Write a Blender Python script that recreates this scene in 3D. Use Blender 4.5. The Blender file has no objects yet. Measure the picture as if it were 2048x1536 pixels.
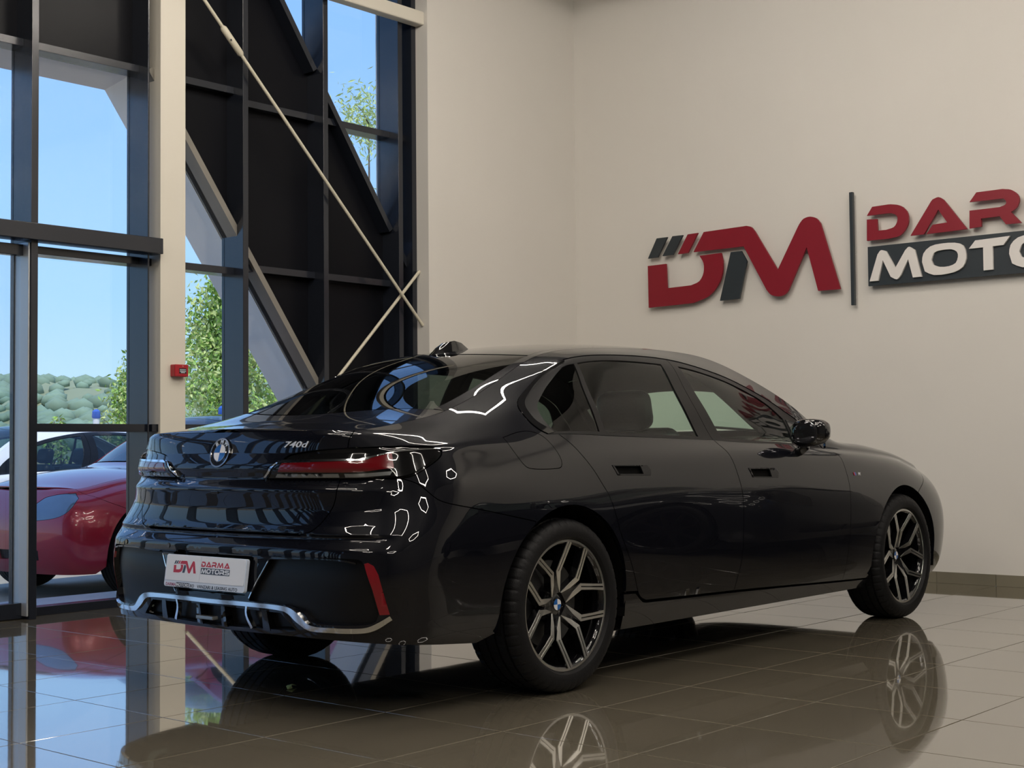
import bpy, bmesh, math, random, colorsys
import numpy as np
from mathutils import Vector, Matrix, Euler
from mathutils.geometry import delaunay_2d_cdt, tessellate_polygon

random.seed(7); rng = np.random.default_rng(7)
SC = bpy.context.scene; COL = SC.collection
PI = math.pi

# ------------------------------------------------------------------ camera
cam = bpy.data.objects.new('camera', bpy.data.cameras.new('camera')); COL.objects.link(cam); SC.camera = cam
F, CX, CY, CZ, YAW, PITCH, ROLL = 2850.0, -4.7367, -4.7207, 1.0445, .7091, .0427, -.0094
fw = Vector((math.cos(YAW)*math.cos(PITCH), math.sin(YAW)*math.cos(PITCH), math.sin(PITCH)))
r0 = Vector((math.sin(YAW), -math.cos(YAW), 0)); u0 = r0.cross(fw)
rt = math.cos(ROLL)*r0 + math.sin(ROLL)*u0; up = -math.sin(ROLL)*r0 + math.cos(ROLL)*u0
cam.matrix_world = Matrix(((rt.x, up.x, -fw.x, CX), (rt.y, up.y, -fw.y, CY), (rt.z, up.z, -fw.z, CZ), (0, 0, 0, 1)))
cam.data.sensor_width = 36; cam.data.lens = F*36/2048; cam.data.clip_end = 2000; cam.data.clip_start = .05

# ------------------------------------------------------------------ sky, sun, exposure
SC.view_settings.view_transform = 'Standard'; SC.view_settings.look = 'None'
SC.view_settings.exposure = 0.0; SC.view_settings.gamma = 1.0; SC.view_settings.use_curve_mapping = False
W = bpy.data.worlds.new('sky'); SC.world = W; W.use_nodes = True
wn, wl = W.node_tree.nodes, W.node_tree.links; wn.clear()
wo = wn.new('ShaderNodeOutputWorld'); wb = wn.new('ShaderNodeBackground'); wr = wn.new('ShaderNodeValToRGB')
wm = wn.new('ShaderNodeSeparateXYZ'); wt = wn.new('ShaderNodeTexCoord')
wl.new(wt.outputs['Generated'], wm.inputs[0]); wl.new(wm.outputs['Z'], wr.inputs[0]); wl.new(wr.outputs[0], wb.inputs[0]); wl.new(wb.outputs[0], wo.inputs[0])
el = wr.color_ramp.elements
el[0].position = 0.0; el[0].color = (.55, .76, .97, 1)
el[1].position = .42; el[1].color = (.23, .46, .98, 1)
e = el.new(.10); e.color = (.38, .65, .98, 1)
e = el.new(.24); e.color = (.29, .54, 1.0, 1)
wb.inputs[1].default_value = 1.25
sun = bpy.data.objects.new('sun', bpy.data.lights.new('sun', 'SUN')); COL.objects.link(sun)
sun.data.energy = 3.6; sun.data.angle = .009; sun.data.color = (1, .93, .80)
sun.rotation_euler = Vector((.28, .42, -1.0)).to_track_quat('-Z', 'Y').to_euler()
RING_POWER = 69.0       # radiance of the LED ring lamps

# ------------------------------------------------------------------ materials
def srgb(r, g, b):
    return tuple(((c/255)/12.92 if c/255 <= .04045 else ((c/255+.055)/1.055)**2.4) for c in (r, g, b)) + (1,)
MATS = {}
def mat(name, col, rough=.5, metal=0., spec=.5, coat=0., crough=.03, cior=1.5, noise=0., nscale=8., bump=0., bscale=60., emit=None, estr=0., var=0.):
    if name in MATS: return MATS[name]
    m = bpy.data.materials.new(name); m.use_nodes = True; nt = m.node_tree; p = nt.nodes['Principled BSDF']; MATS[name] = m
    p.inputs['Base Color'].default_value = col; p.inputs['Roughness'].default_value = rough; p.inputs['Metallic'].default_value = metal
    p.inputs['Specular IOR Level'].default_value = spec; p.inputs['Coat IOR'].default_value = cior; p.inputs['Coat Weight'].default_value = coat; p.inputs['Coat Roughness'].default_value = crough
    tc = nt.nodes.new('ShaderNodeTexCoord')
    nz = nt.nodes.new('ShaderNodeTexNoise'); nz.inputs['Scale'].default_value = nscale; nz.inputs['Detail'].default_value = 4
    nt.links.new(tc.outputs['Object'], nz.inputs['Vector'])
    if noise:
        mx = nt.nodes.new('ShaderNodeMix'); mx.data_type = 'RGBA'; mx.blend_type = 'MIX'
        mx.inputs[6].default_value = tuple(max(0, c*(1-noise)) for c in col[:3]) + (1,)
        mx.inputs[7].default_value = tuple(min(1, c*(1+noise)) for c in col[:3]) + (1,)
        nt.links.new(nz.outputs['Fac'], mx.inputs[0]); nt.links.new(mx.outputs[2], p.inputs['Base Color'])
        if var:
            oi = nt.nodes.new('ShaderNodeObjectInfo'); hs = nt.nodes.new('ShaderNodeHueSaturation')
            ma = nt.nodes.new('ShaderNodeMapRange'); ma.inputs[3].default_value = 1-var; ma.inputs[4].default_value = 1+var
            nt.links.new(oi.outputs['Random'], ma.inputs[0]); nt.links.new(ma.outputs[0], hs.inputs['Value'])
            nt.links.new(mx.outputs[2], hs.inputs['Color']); nt.links.new(hs.outputs[0], p.inputs['Base Color'])
    if bump:
        n2 = nt.nodes.new('ShaderNodeTexNoise'); n2.inputs['Scale'].default_value = bscale; n2.inputs['Detail'].default_value = 3
        nt.links.new(tc.outputs['Object'], n2.inputs['Vector'])
        b = nt.nodes.new('ShaderNodeBump'); b.inputs['Strength'].default_value = bump; b.inputs['Distance'].default_value = .01
        nt.links.new(n2.outputs['Fac'], b.inputs['Height']); nt.links.new(b.outputs[0], p.inputs['Normal'])
    if emit: p.inputs['Emission Color'].default_value = emit; p.inputs['Emission Strength'].default_value = estr
    return m
def glass(name, tint, refl=1.0, rough=0., ior=1.5, haze=0.):
    if name in MATS: return MATS[name]
    m = bpy.data.materials.new(name); m.use_nodes = True; nt = m.node_tree; nt.nodes.clear(); MATS[name] = m
    o = nt.nodes.new('ShaderNodeOutputMaterial'); t = nt.nodes.new('ShaderNodeBsdfTransparent'); g = nt.nodes.new('ShaderNodeBsdfGlossy')
    t.inputs[0].default_value = tint; g.inputs['Roughness'].default_value = rough
    ge = nt.nodes.new('ShaderNodeNewGeometry'); dt = nt.nodes.new('ShaderNodeVectorMath'); dt.operation = 'DOT_PRODUCT'
    nt.links.new(ge.outputs['Incoming'], dt.inputs[0]); nt.links.new(ge.outputs['Normal'], dt.inputs[1])
    def mth(op, a, b=None):
        n = nt.nodes.new('ShaderNodeMath'); n.operation = op
        for i, q in enumerate((a, b)):
            if q is None: continue
            if isinstance(q, (int, float)): n.inputs[i].default_value = q
            else: nt.links.new(q, n.inputs[i])
        return n.outputs[0]
    om = mth('SUBTRACT', 1.0, mth('ABSOLUTE', dt.outputs['Value'])); f5 = mth('POWER', om, 5.0)
    mm_ = mth('MULTIPLY', mth('ADD', mth('MULTIPLY', f5, 1-.04*refl), .04*refl), 1.0)
    x = nt.nodes.new('ShaderNodeMixShader')
    nt.links.new(mm_, x.inputs[0]); nt.links.new(t.outputs[0], x.inputs[1]); nt.links.new(g.outputs[0], x.inputs[2])
    nt.links.new(x.outputs[0], o.inputs[0])
    return m

paint = mat('carbon_black_paint', (.0034, .0038, .0066, 1), .30, 0, .05, 1.0, .008, noise=.3, nscale=900)
gloss_black = mat('gloss_black_plastic', (.004, .004, .005, 1), .08, 0, .5, .6, .01, noise=.2)
satin_black = mat('satin_black_trim', (.006, .006, .007, 1), .35, 0, .25, noise=.2)
matt_black = mat('matt_black', (.003, .003, .003, 1), .9, 0, .1, noise=.2)
chrome_m = mat('chrome', (.88, .89, .90, 1), .09, 1.0, noise=.02)
alu = mat('machined_aluminium', (.82, .81, .78, 1), .30, 1.0, noise=.03, nscale=40)
rubber = mat('tyre_rubber', (.006, .006, .007, 1), .55, 0, .22, noise=.25, nscale=30, bump=.15, bscale=180)
red_lens = mat('red_lens', (.12, .003, .006, 1), .12, 0, .5, 1.0, .01, noise=.1)
reflector_red = mat('red_reflector', (.20, .004, .010, 1), .25, 0, .5, .6, noise=.12, nscale=120)
smoke_lens = mat('smoked_lens', (.005, .005, .0055, 1), .1, 0, .1, 1.0, .01, noise=.1)
clear_strip = mat('clear_lamp_strip', (.20, .21, .21, 1), .25, .3, .5, 1.0, .02, noise=.1)
car_glass = glass('car_side_glass', (.76, .95, .87, 1), 1.0)
rear_glass_m = glass('car_rear_glass', (.16, .18, .17, 1), 2.2)
badge_m = mat('badge_silver', (.72, .73, .75, 1), .3, .35, noise=.02)
leather = mat('black_leather', (.005, .005, .006, 1), .4, 0, .3, noise=.25, bump=.2, bscale=90)
liner_m = mat('grey_headliner', (.018, .018, .018, 1), .9, noise=.15)
white_plate = mat('white_plate', (.62, .70, .84, 1), .4, 0, .4, noise=.02)
white_print = mat('white_print', (.75, .78, .85, 1), .5, noise=.02)
plate_red = mat('plate_red', (.48, .03, .06, 1), .5, noise=.05)
plate_dark = mat('plate_dark', (.04, .055, .09, 1), .5, noise=.05)
emblem_blue = mat('emblem_blue', (.02, .12, .40, 1), .15, 0, .5, 1, noise=.05)
emblem_white = mat('emblem_white', (.75, .76, .78, 1), .2, 0, .5, 1, noise=.03)

# ------------------------------------------------------------------ object helpers
def tag(o, label=None, cat=None, group=None, kind=None):
    if label: o['label'] = label
    if cat: o['category'] = cat
    if group: o['group'] = group
    if kind: o['kind'] = kind
    return o
def empty(name, loc=(0, 0, 0), rz=0.):
    o = bpy.data.objects.new(name, None); COL.objects.link(o); o.location = loc; o.rotation_euler = (0, 0, rz); o.empty_display_size = .1
    return o
def obj(name, me, m, parent=None, loc=None):
    o = bpy.data.objects.new(name, me); COL.objects.link(o)
    if m is not None:
        for k in (m if isinstance(m, (list, tuple)) else [m]): me.materials.append(k)
    if parent is not None: o.parent = parent
    if loc is not None: o.location = loc
    return o
def bm_obj(name, bm, m, parent=None, loc=None, smooth=False):
    me = bpy.data.meshes.new(name); bmesh.ops.recalc_face_normals(bm, faces=bm.faces); bm.to_mesh(me); bm.free()
    if smooth:
        me.polygons.foreach_set('use_smooth', [True]*len(me.polygons))
        if smooth is not True: me.set_sharp_from_angle(angle=smooth)
    return obj(name, me, m, parent, loc)
def pd(name, v, f, m, parent=None, loc=None, smooth=False):
    me = bpy.data.meshes.new(name); me.from_pydata([tuple(p) for p in v], [], [tuple(q) for q in f]); me.update()
    if smooth:
        me.polygons.foreach_set('use_smooth', [True]*len(me.polygons))
        if smooth is not True: me.set_sharp_from_angle(angle=smooth)
    return obj(name, me, m, parent, loc)
def bx(bm, x0, x1, y0, y1, z0, z1, bev=0.):
    r = bmesh.ops.create_cube(bm, size=1); vs = r['verts']
    for v in vs: v.co = Vector(((x0+x1)/2 + v.co.x*(x1-x0), (y0+y1)/2 + v.co.y*(y1-y0), (z0+z1)/2 + v.co.z*(z1-z0)))
    if bev:
        es = list({e for v in vs for e in v.link_edges}); bmesh.ops.bevel(bm, geom=es, offset=bev, segments=2, affect='EDGES', profile=.5)
def box(name, x0, x1, y0, y1, z0, z1, m, parent=None, bev=0.):
    bm = bmesh.new(); bx(bm, x0, x1, y0, y1, z0, z1, bev); return bm_obj(name, bm, m, parent)
def tube(bm, pts, r, n=10, caps=True):
    pts = [Vector(p) for p in pts]; rings = []
    for i, p in enumerate(pts):
        d = (pts[min(i+1, len(pts)-1)] - pts[max(i-1, 0)]).normalized()
        a = d.orthogonal().normalized() if i == 0 else (rings_a - d*rings_a.dot(d)).normalized()
        rings_a = a; b = d.cross(a); rr = r[i] if isinstance(r, (list, tuple)) else r
        rings.append([bm.verts.new(p + (a*math.cos(2*PI*k/n) + b*math.sin(2*PI*k/n))*rr) for k in range(n)])
    for i in range(len(rings)-1):
        for k in range(n): bm.faces.new((rings[i][k], rings[i][(k+1) % n], rings[i+1][(k+1) % n], rings[i+1][k]))
    if caps: bm.faces.new(rings[0]); bm.faces.new(rings[-1])
def prism(bm, poly, f0, f1, holes=()):
    """poly: 2-D points; f0/f1 map (a,b)->3-D for the two faces."""
    loops = [poly] + list(holes)
    pts = [p for L in loops for p in L]; A0_ = [bm.verts.new(f0(*p)) for p in pts]; A1_ = [bm.verts.new(f1(*p)) for p in pts]
    tris = tessellate_polygon([[Vector((p[0], p[1], 0)) for p in L] for L in loops])
    for a, b, c in tris:
        for S in (A0_, A1_):
            try: bm.faces.new((S[a], S[b], S[c]))
            except ValueError: pass
    k = 0
    for L in loops:
        n = len(L)
        for i in range(n):
            j = (i+1) % n; bm.faces.new((A0_[k+i], A0_[k+j], A1_[k+j], A1_[k+i]))
        k += n
def copy_tree(o, parent=None):
    c = o.copy(); COL.objects.link(c); c.parent = parent
    for ch in [x for x in o.children]: copy_tree(ch, c)
    return c

# ------------------------------------------------------------------ body surface of the saloon
def tri_spline(T, Y, t):
    """natural cubic through knots; T (N,K) or (K,), Y (N,K,D), t (N,) -> (N,D)."""
    T = np.asarray(T, float)
    if T.ndim == 1: T = np.broadcast_to(T, (len(Y), T.size))
    h = np.diff(T, axis=1); K = T.shape[1]
    dY = np.diff(Y, axis=1) / h[..., None]
    rhs = np.zeros_like(Y); rhs[:, 1:-1] = 6 * np.diff(dY, axis=1)
    a = np.zeros((len(Y), K)); b = np.ones((len(Y), K)); c = np.zeros((len(Y), K))
    a[:, 1:-1] = h[:, :-1]; b[:, 1:-1] = 2 * (h[:, :-1] + h[:, 1:]); c[:, 1:-1] = h[:, 1:]
    cp = np.zeros_like(c); dp = np.zeros_like(rhs)
    cp[:, 0] = c[:, 0] / b[:, 0]; dp[:, 0] = rhs[:, 0] / b[:, 0, None]
    for i in range(1, K):
        m = b[:, i] - a[:, i] * cp[:, i - 1]
        cp[:, i] = c[:, i] / m; dp[:, i] = (rhs[:, i] - a[:, i, None] * dp[:, i - 1]) / m[:, None]
    M = np.zeros_like(dp); M[:, -1] = dp[:, -1]
    for i in range(K - 2, -1, -1): M[:, i] = dp[:, i] - cp[:, i, None] * M[:, i + 1]
    k = np.clip((t[:, None] >= T[:, 1:-1]).sum(1), 0, K - 2); I = np.arange(len(Y))
    hh = h[I, k][:, None]; A = ((T[I, k + 1] - t) / h[I, k])[:, None]; B = 1 - A
    return A * Y[I, k] + B * Y[I, k + 1] + ((A**3 - A) * M[I, k] + (B**3 - B) * M[I, k + 1]) * hh * hh / 6

def sp1(xs, ys):
    xs = np.array(xs, float); ys = np.array(ys, float)[None, :, None]
    def f(t):
        t = np.atleast_1d(np.asarray(t, float))
        return tri_spline(xs, np.broadcast_to(ys, (len(t),) + ys.shape[1:]), np.clip(t, xs[0], xs[-1]))[:, 0]
    return f

NR = 13
# L line: top edge of the side surface (x, y, z)
LL = np.array([(-.82,.700,1.135),(-.63,.690,1.158),(-.42,.662,1.190),(-.25,.640,1.247),(0,.612,1.350),(.175,.590,1.422),(.355,.575,1.470),
  (.7,.565,1.504),(1.1,.565,1.521),(1.5,.575,1.508),(1.8,.600,1.464),(2.0,.640,1.395),(2.2,.712,1.300),(2.35,.765,1.200),(2.5,.795,1.105),
  (2.65,.805,1.050),(2.9,.795,1.030),(3.2,.775,1.005),(3.5,.755,.965),(3.75,.73,.918)])
Lyf = sp1(LL[:,0], LL[:,1]); Lzf = sp1(LL[:,0], LL[:,2])
# side stations: lower eight rows (fraction of height, half-width), then belt and three rows up to L
FR = np.array([0,.125,.275,.4375,.625,.775,.90,1.0])
ST = {
 -.50: (1.0,[.860,.925,.950,.962,.965,.958,.938,.905]),
 -.25: (1.0,[.870,.932,.955,.970,.976,.970,.948,.918]),
 0.0:  (1.0,[.880,.938,.960,.974,.980,.973,.952,.925]),
 .25:  (1.0,[.885,.936,.958,.972,.977,.970,.953,.928]),
 .5:   (1.0,[.888,.932,.954,.968,.973,.968,.953,.930]),
 .9:   (1.0,[.890,.930,.952,.965,.970,.967,.954,.932]),
 1.3:  (1.0,[.890,.930,.952,.965,.970,.967,.954,.932]),
 1.7:  (1.0,[.890,.930,.952,.965,.970,.967,.954,.930]),
 2.0:  (.995,[.890,.930,.952,.966,.970,.966,.952,.926]),
 2.3:  (.985,[.890,.931,.953,.967,.971,.965,.947,.916]),
 2.6:  (.975,[.888,.933,.955,.969,.973,.965,.943,.905]),
 2.9:  (.96,[.885,.935,.958,.972,.975,.964,.938,.890]),
 3.2:  (.94,[.880,.936,.960,.974,.975,.960,.930,.872]),
 3.5:  (.90,[.870,.930,.955,.968,.967,.948,.912,.850]),
 3.75: (.85,[.850,.910,.935,.945,.942,.920,.880,.815]),
}
BELT = {-.50:(.880,1.050),-.25:(.872,1.068),0.0:(.872,1.088),.25:(.882,1.092),.5:(.888,1.085),.9:(.891,1.070),1.3:(.892,1.058),1.7:(.888,1.050),2.0:(.878,1.043),2.3:(.865,1.025),2.6:(.862,1.005)}
UP = {0.0:[(.826,1.160),(.765,1.230),(.690,1.296)],.25:[(.842,1.190),(.776,1.300),(.700,1.396)],.5:[(.845,1.202),(.772,1.335),(.688,1.445)],
 .9:[(.845,1.195),(.768,1.345),(.685,1.458)],1.3:[(.846,1.180),(.774,1.320),(.695,1.432)],1.7:[(.846,1.150),(.790,1.260),(.730,1.345)],
 2.0:[(.845,1.105),(.806,1.180),(.758,1.255)],2.3:[(.848,1.065),(.828,1.110),(.802,1.160)]}
def side_rows(x):
    zb, w = ST[x]; L = (float(Lyf(x)[0]), float(Lzf(x)[0]))
    rows = [(w[i], .2 + FR[i] * (zb - .2)) for i in range(8)]
    bl = BELT.get(x) or (rows[7][0] * .6 + L[0] * .4, rows[7][1] * .6 + L[1] * .4)
    if x < -.1 or x not in UP:
        a, b = np.array(bl), np.array(L); bow = np.array([.006, .004])
        up = [tuple(a + (b - a) * f + bow * 4 * f * (1 - f)) for f in (.26, .52, .76)]
    else: up = UP[x]
    return rows + [bl] + list(up) + [L]
# rear end: per row z, centre x, corner exponent ; half-width taken from the station x = -.5
RZ = [.20,.30,.42,.55,.70,.80,.92,1.0,1.03,1.052,1.073,1.090,1.108]
RX = [-1.05,-1.105,-1.125,-1.125,-1.10,-1.092,-1.092,-1.078,-1.070,-1.064,-1.058,-1.052,-1.045]
CROWN = .065
RM = [2.17,2.25,2.28,2.31,2.25,2.16,2.105,2.075,2.065,2.055,2.045,2.035,2.03]
def outline(x0, xc, b, n, cr):
    ph = np.linspace(0, np.pi / 2, 1501); s, c = np.sin(ph), np.cos(ph); sg = np.sign(xc - x0)
    Y = b * s ** (2 / n); X = x0 + (xc - sg * cr - x0) * c ** (2 / n) + sg * cr * (1 - (Y / b) ** 2)
    return X, Y
def corner(x0, xc, b, n, fr, cr=0.):
    X, Y = outline(x0, xc, b, n, cr)
    d = np.concatenate([[0], np.cumsum(np.hypot(np.diff(X), np.diff(Y)))]); d /= d[-1]
    return np.interp(fr, d, X), np.interp(fr, d, Y)
def fit_n(x0, xc, b, M, cr):
    lo, hi = 1.8, 9.
    for _ in range(30):
        n = (lo + hi) / 2; X, Y = outline(x0, xc, b, n, cr)
        if np.max(Y - 1.44 * X) < M: lo = n
        else: hi = n
    return n
FRR = np.array([0,.14,.28,.41,.52,.61,.69,.77,.86,1.0]); U0 = -2.05; UR = U0 + FRR * 1.55
XS = sorted(ST)
FX = [4.00,4.06,4.10,4.12,4.12,4.10,4.06,4.02,4.00,3.99,3.98,3.97,3.96]
FRF = np.array([.2,.4,.6,.8,1.0]); UF = 3.75 + FRF * 1.1
cols = []; US = list(UR[:-1]) + XS + list(UF)
rb = side_rows(-.5)
RN = [fit_n(-.5, RX[r], rb[r][0], RM[r], CROWN) for r in range(NR)]
cc = [corner(-.5, RX[r], rb[r][0], RN[r], FRR[:-1], CROWN) for r in range(NR)]
for k in range(len(FRR) - 1):
    f = FRR[k]
    zz = [RZ[r] + (rb[r][1] - RZ[r]) * np.clip((f - .60) / .40, 0, 1) ** 1.3 for r in range(NR)]
    cols.append([(cc[r][0][k], cc[r][1][k], zz[r]) for r in range(NR)])
for x in XS: cols.append([(x, y, z) for y, z in side_rows(x)])
rf = side_rows(3.75)
fc = [corner(3.75, FX[r], rf[r][0], 2.5, 1 - FRF) for r in range(NR)]
for k in range(len(FRF)): cols.append([(fc[r][0][k], fc[r][1][k], rf[r][1] - (.012 * (r / 12.) * FRF[k]**2)) for r in range(NR)])
# mirror ghosts so that the centre planes are smooth
US = [2*US[0]-US[2], 2*US[0]-US[1]] + US + [2*US[-1]-US[-2]]
flip = lambda c: [(x, -y, z) for x, y, z in c]
cols = [flip(cols[2]), flip(cols[1])] + cols + [flip(cols[-2])]
US = np.array(US); CT = np.array(cols)          # (K, NR, 3)
# rear-face relief, outward, by height
DZ = [.20,.60,.612,.645,.652,.668,.690,.700,.708,.74,.80,.862,.874,.884,.916,.924,.946,.956,.975,1.02,1.12]
DD = [0,0,.004,.010,.010,.000,-.016,-.010,.004,-.004,-.006,.010,.014,.010,-.016,-.016,-.002,.006,.006,0,0]
def relief(z): return np.interp(z, DZ, DD)
# top height field between the two L lines
_zc = sp1([-1.045,-.95,-.85,-.75,-.66,-.5,-.3,-.1,.1,.25,.4,.65,.95,1.3,1.65,1.9,2.05,2.3,2.55,2.75,2.9,3.1,3.4,3.7,3.9,4.0],
          [1.120,1.127,1.137,1.155,1.187,1.256,1.346,1.415,1.463,1.491,1.513,1.541,1.560,1.565,1.555,1.526,1.485,1.360,1.222,1.128,1.084,1.072,1.049,1.004,.957,.925])
_uL = np.linspace(U0 + .02, 3.95, 900)
_L = tri_spline(US, np.broadcast_to(CT[None, :, 12, :], (900, len(US), 3)), _uL); _L = _L[np.concatenate([[True], np.diff(np.maximum.accumulate(_L[:, 0])) > 1e-6])]
_ly = lambda x: np.interp(x, _L[:, 0], _L[:, 1])
_lz = lambda x: np.interp(x, _L[:, 0], _L[:, 2])
def B(x, y, off=0., normal=False):
    x = np.atleast_1d(np.asarray(x, float)); y = np.atleast_1d(np.asarray(y, float))
    def T(x, y):
        ly, lz, zc = _ly(x), _lz(x), _zc(x); e = np.clip(np.abs(y) / ly, 0, 1.15)
        return lz + (zc - lz) * (1 - .85 * e**2 - .15 * e**4)
    z = T(x, y); h = 3e-3
    N = np.stack([-(T(x + h, y) - T(x - h, y)) / (2*h), -(T(x, y + h) - T(x, y - h)) / (2*h), np.ones_like(x)], 1)
    N /= np.linalg.norm(N, axis=1)[:, None]
    P = np.stack([x, y, z], 1) + N * (np.asarray(off) * np.ones(len(x)))[:, None]
    return (P, N) if normal else P
# ------------------------------------------------------------------ panels cut out of the body surface
GU = np.arange(US[0] + .03, US[-1] - .03, .01); GR = np.linspace(0, 12, 301)
def _grid():
    C = tri_spline(US, np.broadcast_to(CT.reshape(1, len(US), -1), (len(GU), len(US), NR*3)), GU).reshape(len(GU), NR, 3)
    d = np.linalg.norm(np.diff(C, axis=1), axis=2)**.85; T = np.concatenate([np.zeros((len(GU), 1)), np.cumsum(d, 1)], 1)
    P = np.zeros((len(GU), len(GR), 3))
    for j, r in enumerate(GR):
        k = min(int(r), NR-2); P[:, j] = tri_spline(T, C, T[:, k] + (T[:, k+1]-T[:, k])*(r-k))
    def nrm(P):
        N = np.cross(np.gradient(P, axis=1), np.gradient(P, axis=0)); return N/(np.linalg.norm(N, axis=2)[..., None]+1e-12)
    N = nrm(P); w = np.clip((-.98-GU)/.22, 0, 1); w = (w*w*(3-2*w))[:, None]
    H = N*[1, 1, 0]; H /= np.linalg.norm(H, axis=2)[..., None]+1e-9
    P = P + H*(relief(P[..., 2])*w)[..., None]
    return P, nrm(P)
GP, GN = _grid()
def evalA(q, off=0.):
    q = np.asarray(q, float); fu = np.clip((q[:, 0]-GU[0])/.01, 0, len(GU)-1.001); fr = np.clip(q[:, 1]/12*300, 0, 299.999)
    i, j = fu.astype(int), fr.astype(int); a, b = (fu-i)[:, None], (fr-j)[:, None]
    L = lambda G: G[i, j]*(1-a)*(1-b)+G[i+1, j]*a*(1-b)+G[i, j+1]*(1-a)*b+G[i+1, j+1]*a*b
    P, N = L(GP), L(GN); N = N/np.linalg.norm(N, axis=1)[:, None]
    return P+N*np.reshape(off, (-1, 1)), N
def evalB(q, off=0.):
    q = np.asarray(q, float); return B(q[:, 0], q[:, 1]*_ly(q[:, 0]), off, True)
def catmull(P, n=8):
    P = [np.array(p, float) for p in P]
    if len(P) < 3: return [P[0]+(P[-1]-P[0])*k/n for k in range(n+1)]
    out = []
    for i in range(len(P)-1):
        p1, p2 = P[i], P[i+1]; p0 = P[i-1] if i else 2*p1-p2; p3 = P[i+2] if i+2 < len(P) else 2*p2-p1
        for k in range(n):
            t = k/n; out.append(.5*((2*p1)+(p2-p0)*t+(2*p0-5*p1+4*p2-p3)*t*t+(3*p1-p0-3*p2+p3)*t**3))
    return out+[P[-1]]
def loop(curves, ev, step=.016):
    """curves: lists of (u, r); joined, splined, and resampled to even steps."""
    pts = []; curves = [list(c) for c in curves]
    if np.hypot(curves[-1][-1][0]-curves[0][0][0], (curves[-1][-1][1]-curves[0][0][1])*.12) > .004: curves.append([curves[-1][-1], curves[0][0]])
    for c in curves:
        q = catmull(c) if len(c) > 2 else [np.array(c[0], float), np.array(c[-1], float)] if len(c) == 2 else [np.array(c[0], float)]
        if len(q) > 1:
            q = np.array(q)
            if len(c) == 2: q = np.array([q[0]+(q[1]-q[0])*t for t in np.linspace(0, 1, 60)])
            X = ev(q)[0]; s = np.concatenate([[0], np.cumsum(np.linalg.norm(np.diff(X, axis=0), axis=1))])
            n = max(1, int(round(s[-1]/step))); t = np.linspace(0, s[-1], n+1)
            q = [np.array([np.interp(v, s, q[:, 0]), np.interp(v, s, q[:, 1])]) for v in t]
        for p in q:
            if not pts or np.hypot(*((pts[-1]-p)*[1, .12])) > .0015: pts.append(p)
    if np.hypot(*((pts[-1]-pts[0])*[1, .12])) < .0015: pts.pop()
    return np.array(pts)
def inset(P, ev, g, keep=None):
    """shrink a closed (u,r) loop by g metres measured on the surface (g<0 grows)."""
    n = len(P); e = .004
    X = ev(P)[0]; Xu = (ev(P+[e, 0])[0]-X)/e; Pr = P.copy(); Pr[:, 1] = np.where(P[:, 1] > 11.9, P[:, 1]-.05, P[:, 1]+.05)
    Xr = (ev(Pr)[0]-X)/(Pr[:, 1]-P[:, 1])[:, None]
    su, sr = np.linalg.norm(Xu, axis=1)+1e-6, np.linalg.norm(Xr, axis=1)+1e-6
    M = np.stack([P[:, 0]*1.0, P[:, 1]*.12], 1); area = .5*np.sum(M[:, 0]*np.roll(M[:, 1], -1)-np.roll(M[:, 0], -1)*M[:, 1])
    Q = P.copy()
    for i in range(n):
        if keep is not None and keep[i]: continue
        sc = np.array([su[i], sr[i]]); d1 = (P[i]-P[i-1])*sc; d2 = (P[(i+1) % n]-P[i])*sc
        d1 /= np.linalg.norm(d1)+1e-9; d2 /= np.linalg.norm(d2)+1e-9
        n1 = np.array([-d1[1], d1[0]]); n2 = np.array([-d2[1], d2[0]]); m = n1+n2; l = np.linalg.norm(m)
        if l < .3: m = n1; k = 1
        else: m /= l; k = min(1/max(m@n1, .35), 2.2)
        Q[i] = P[i]+m*k*g*np.sign(area)/sc
    return Q
def inside(loops, X, Y):
    c = np.zeros(len(X), bool)
    for L in loops:
        a, b = L, np.roll(L, -1, 0)
        for (x1, y1), (x2, y2) in zip(a, b):
            if y1 == y2: continue
            m = ((y1 > Y) != (y2 > Y)) & (X < (x2-x1)*(Y-y1)/(y2-y1)+x1); c ^= m
    return c
LOD = 1.0
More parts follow.
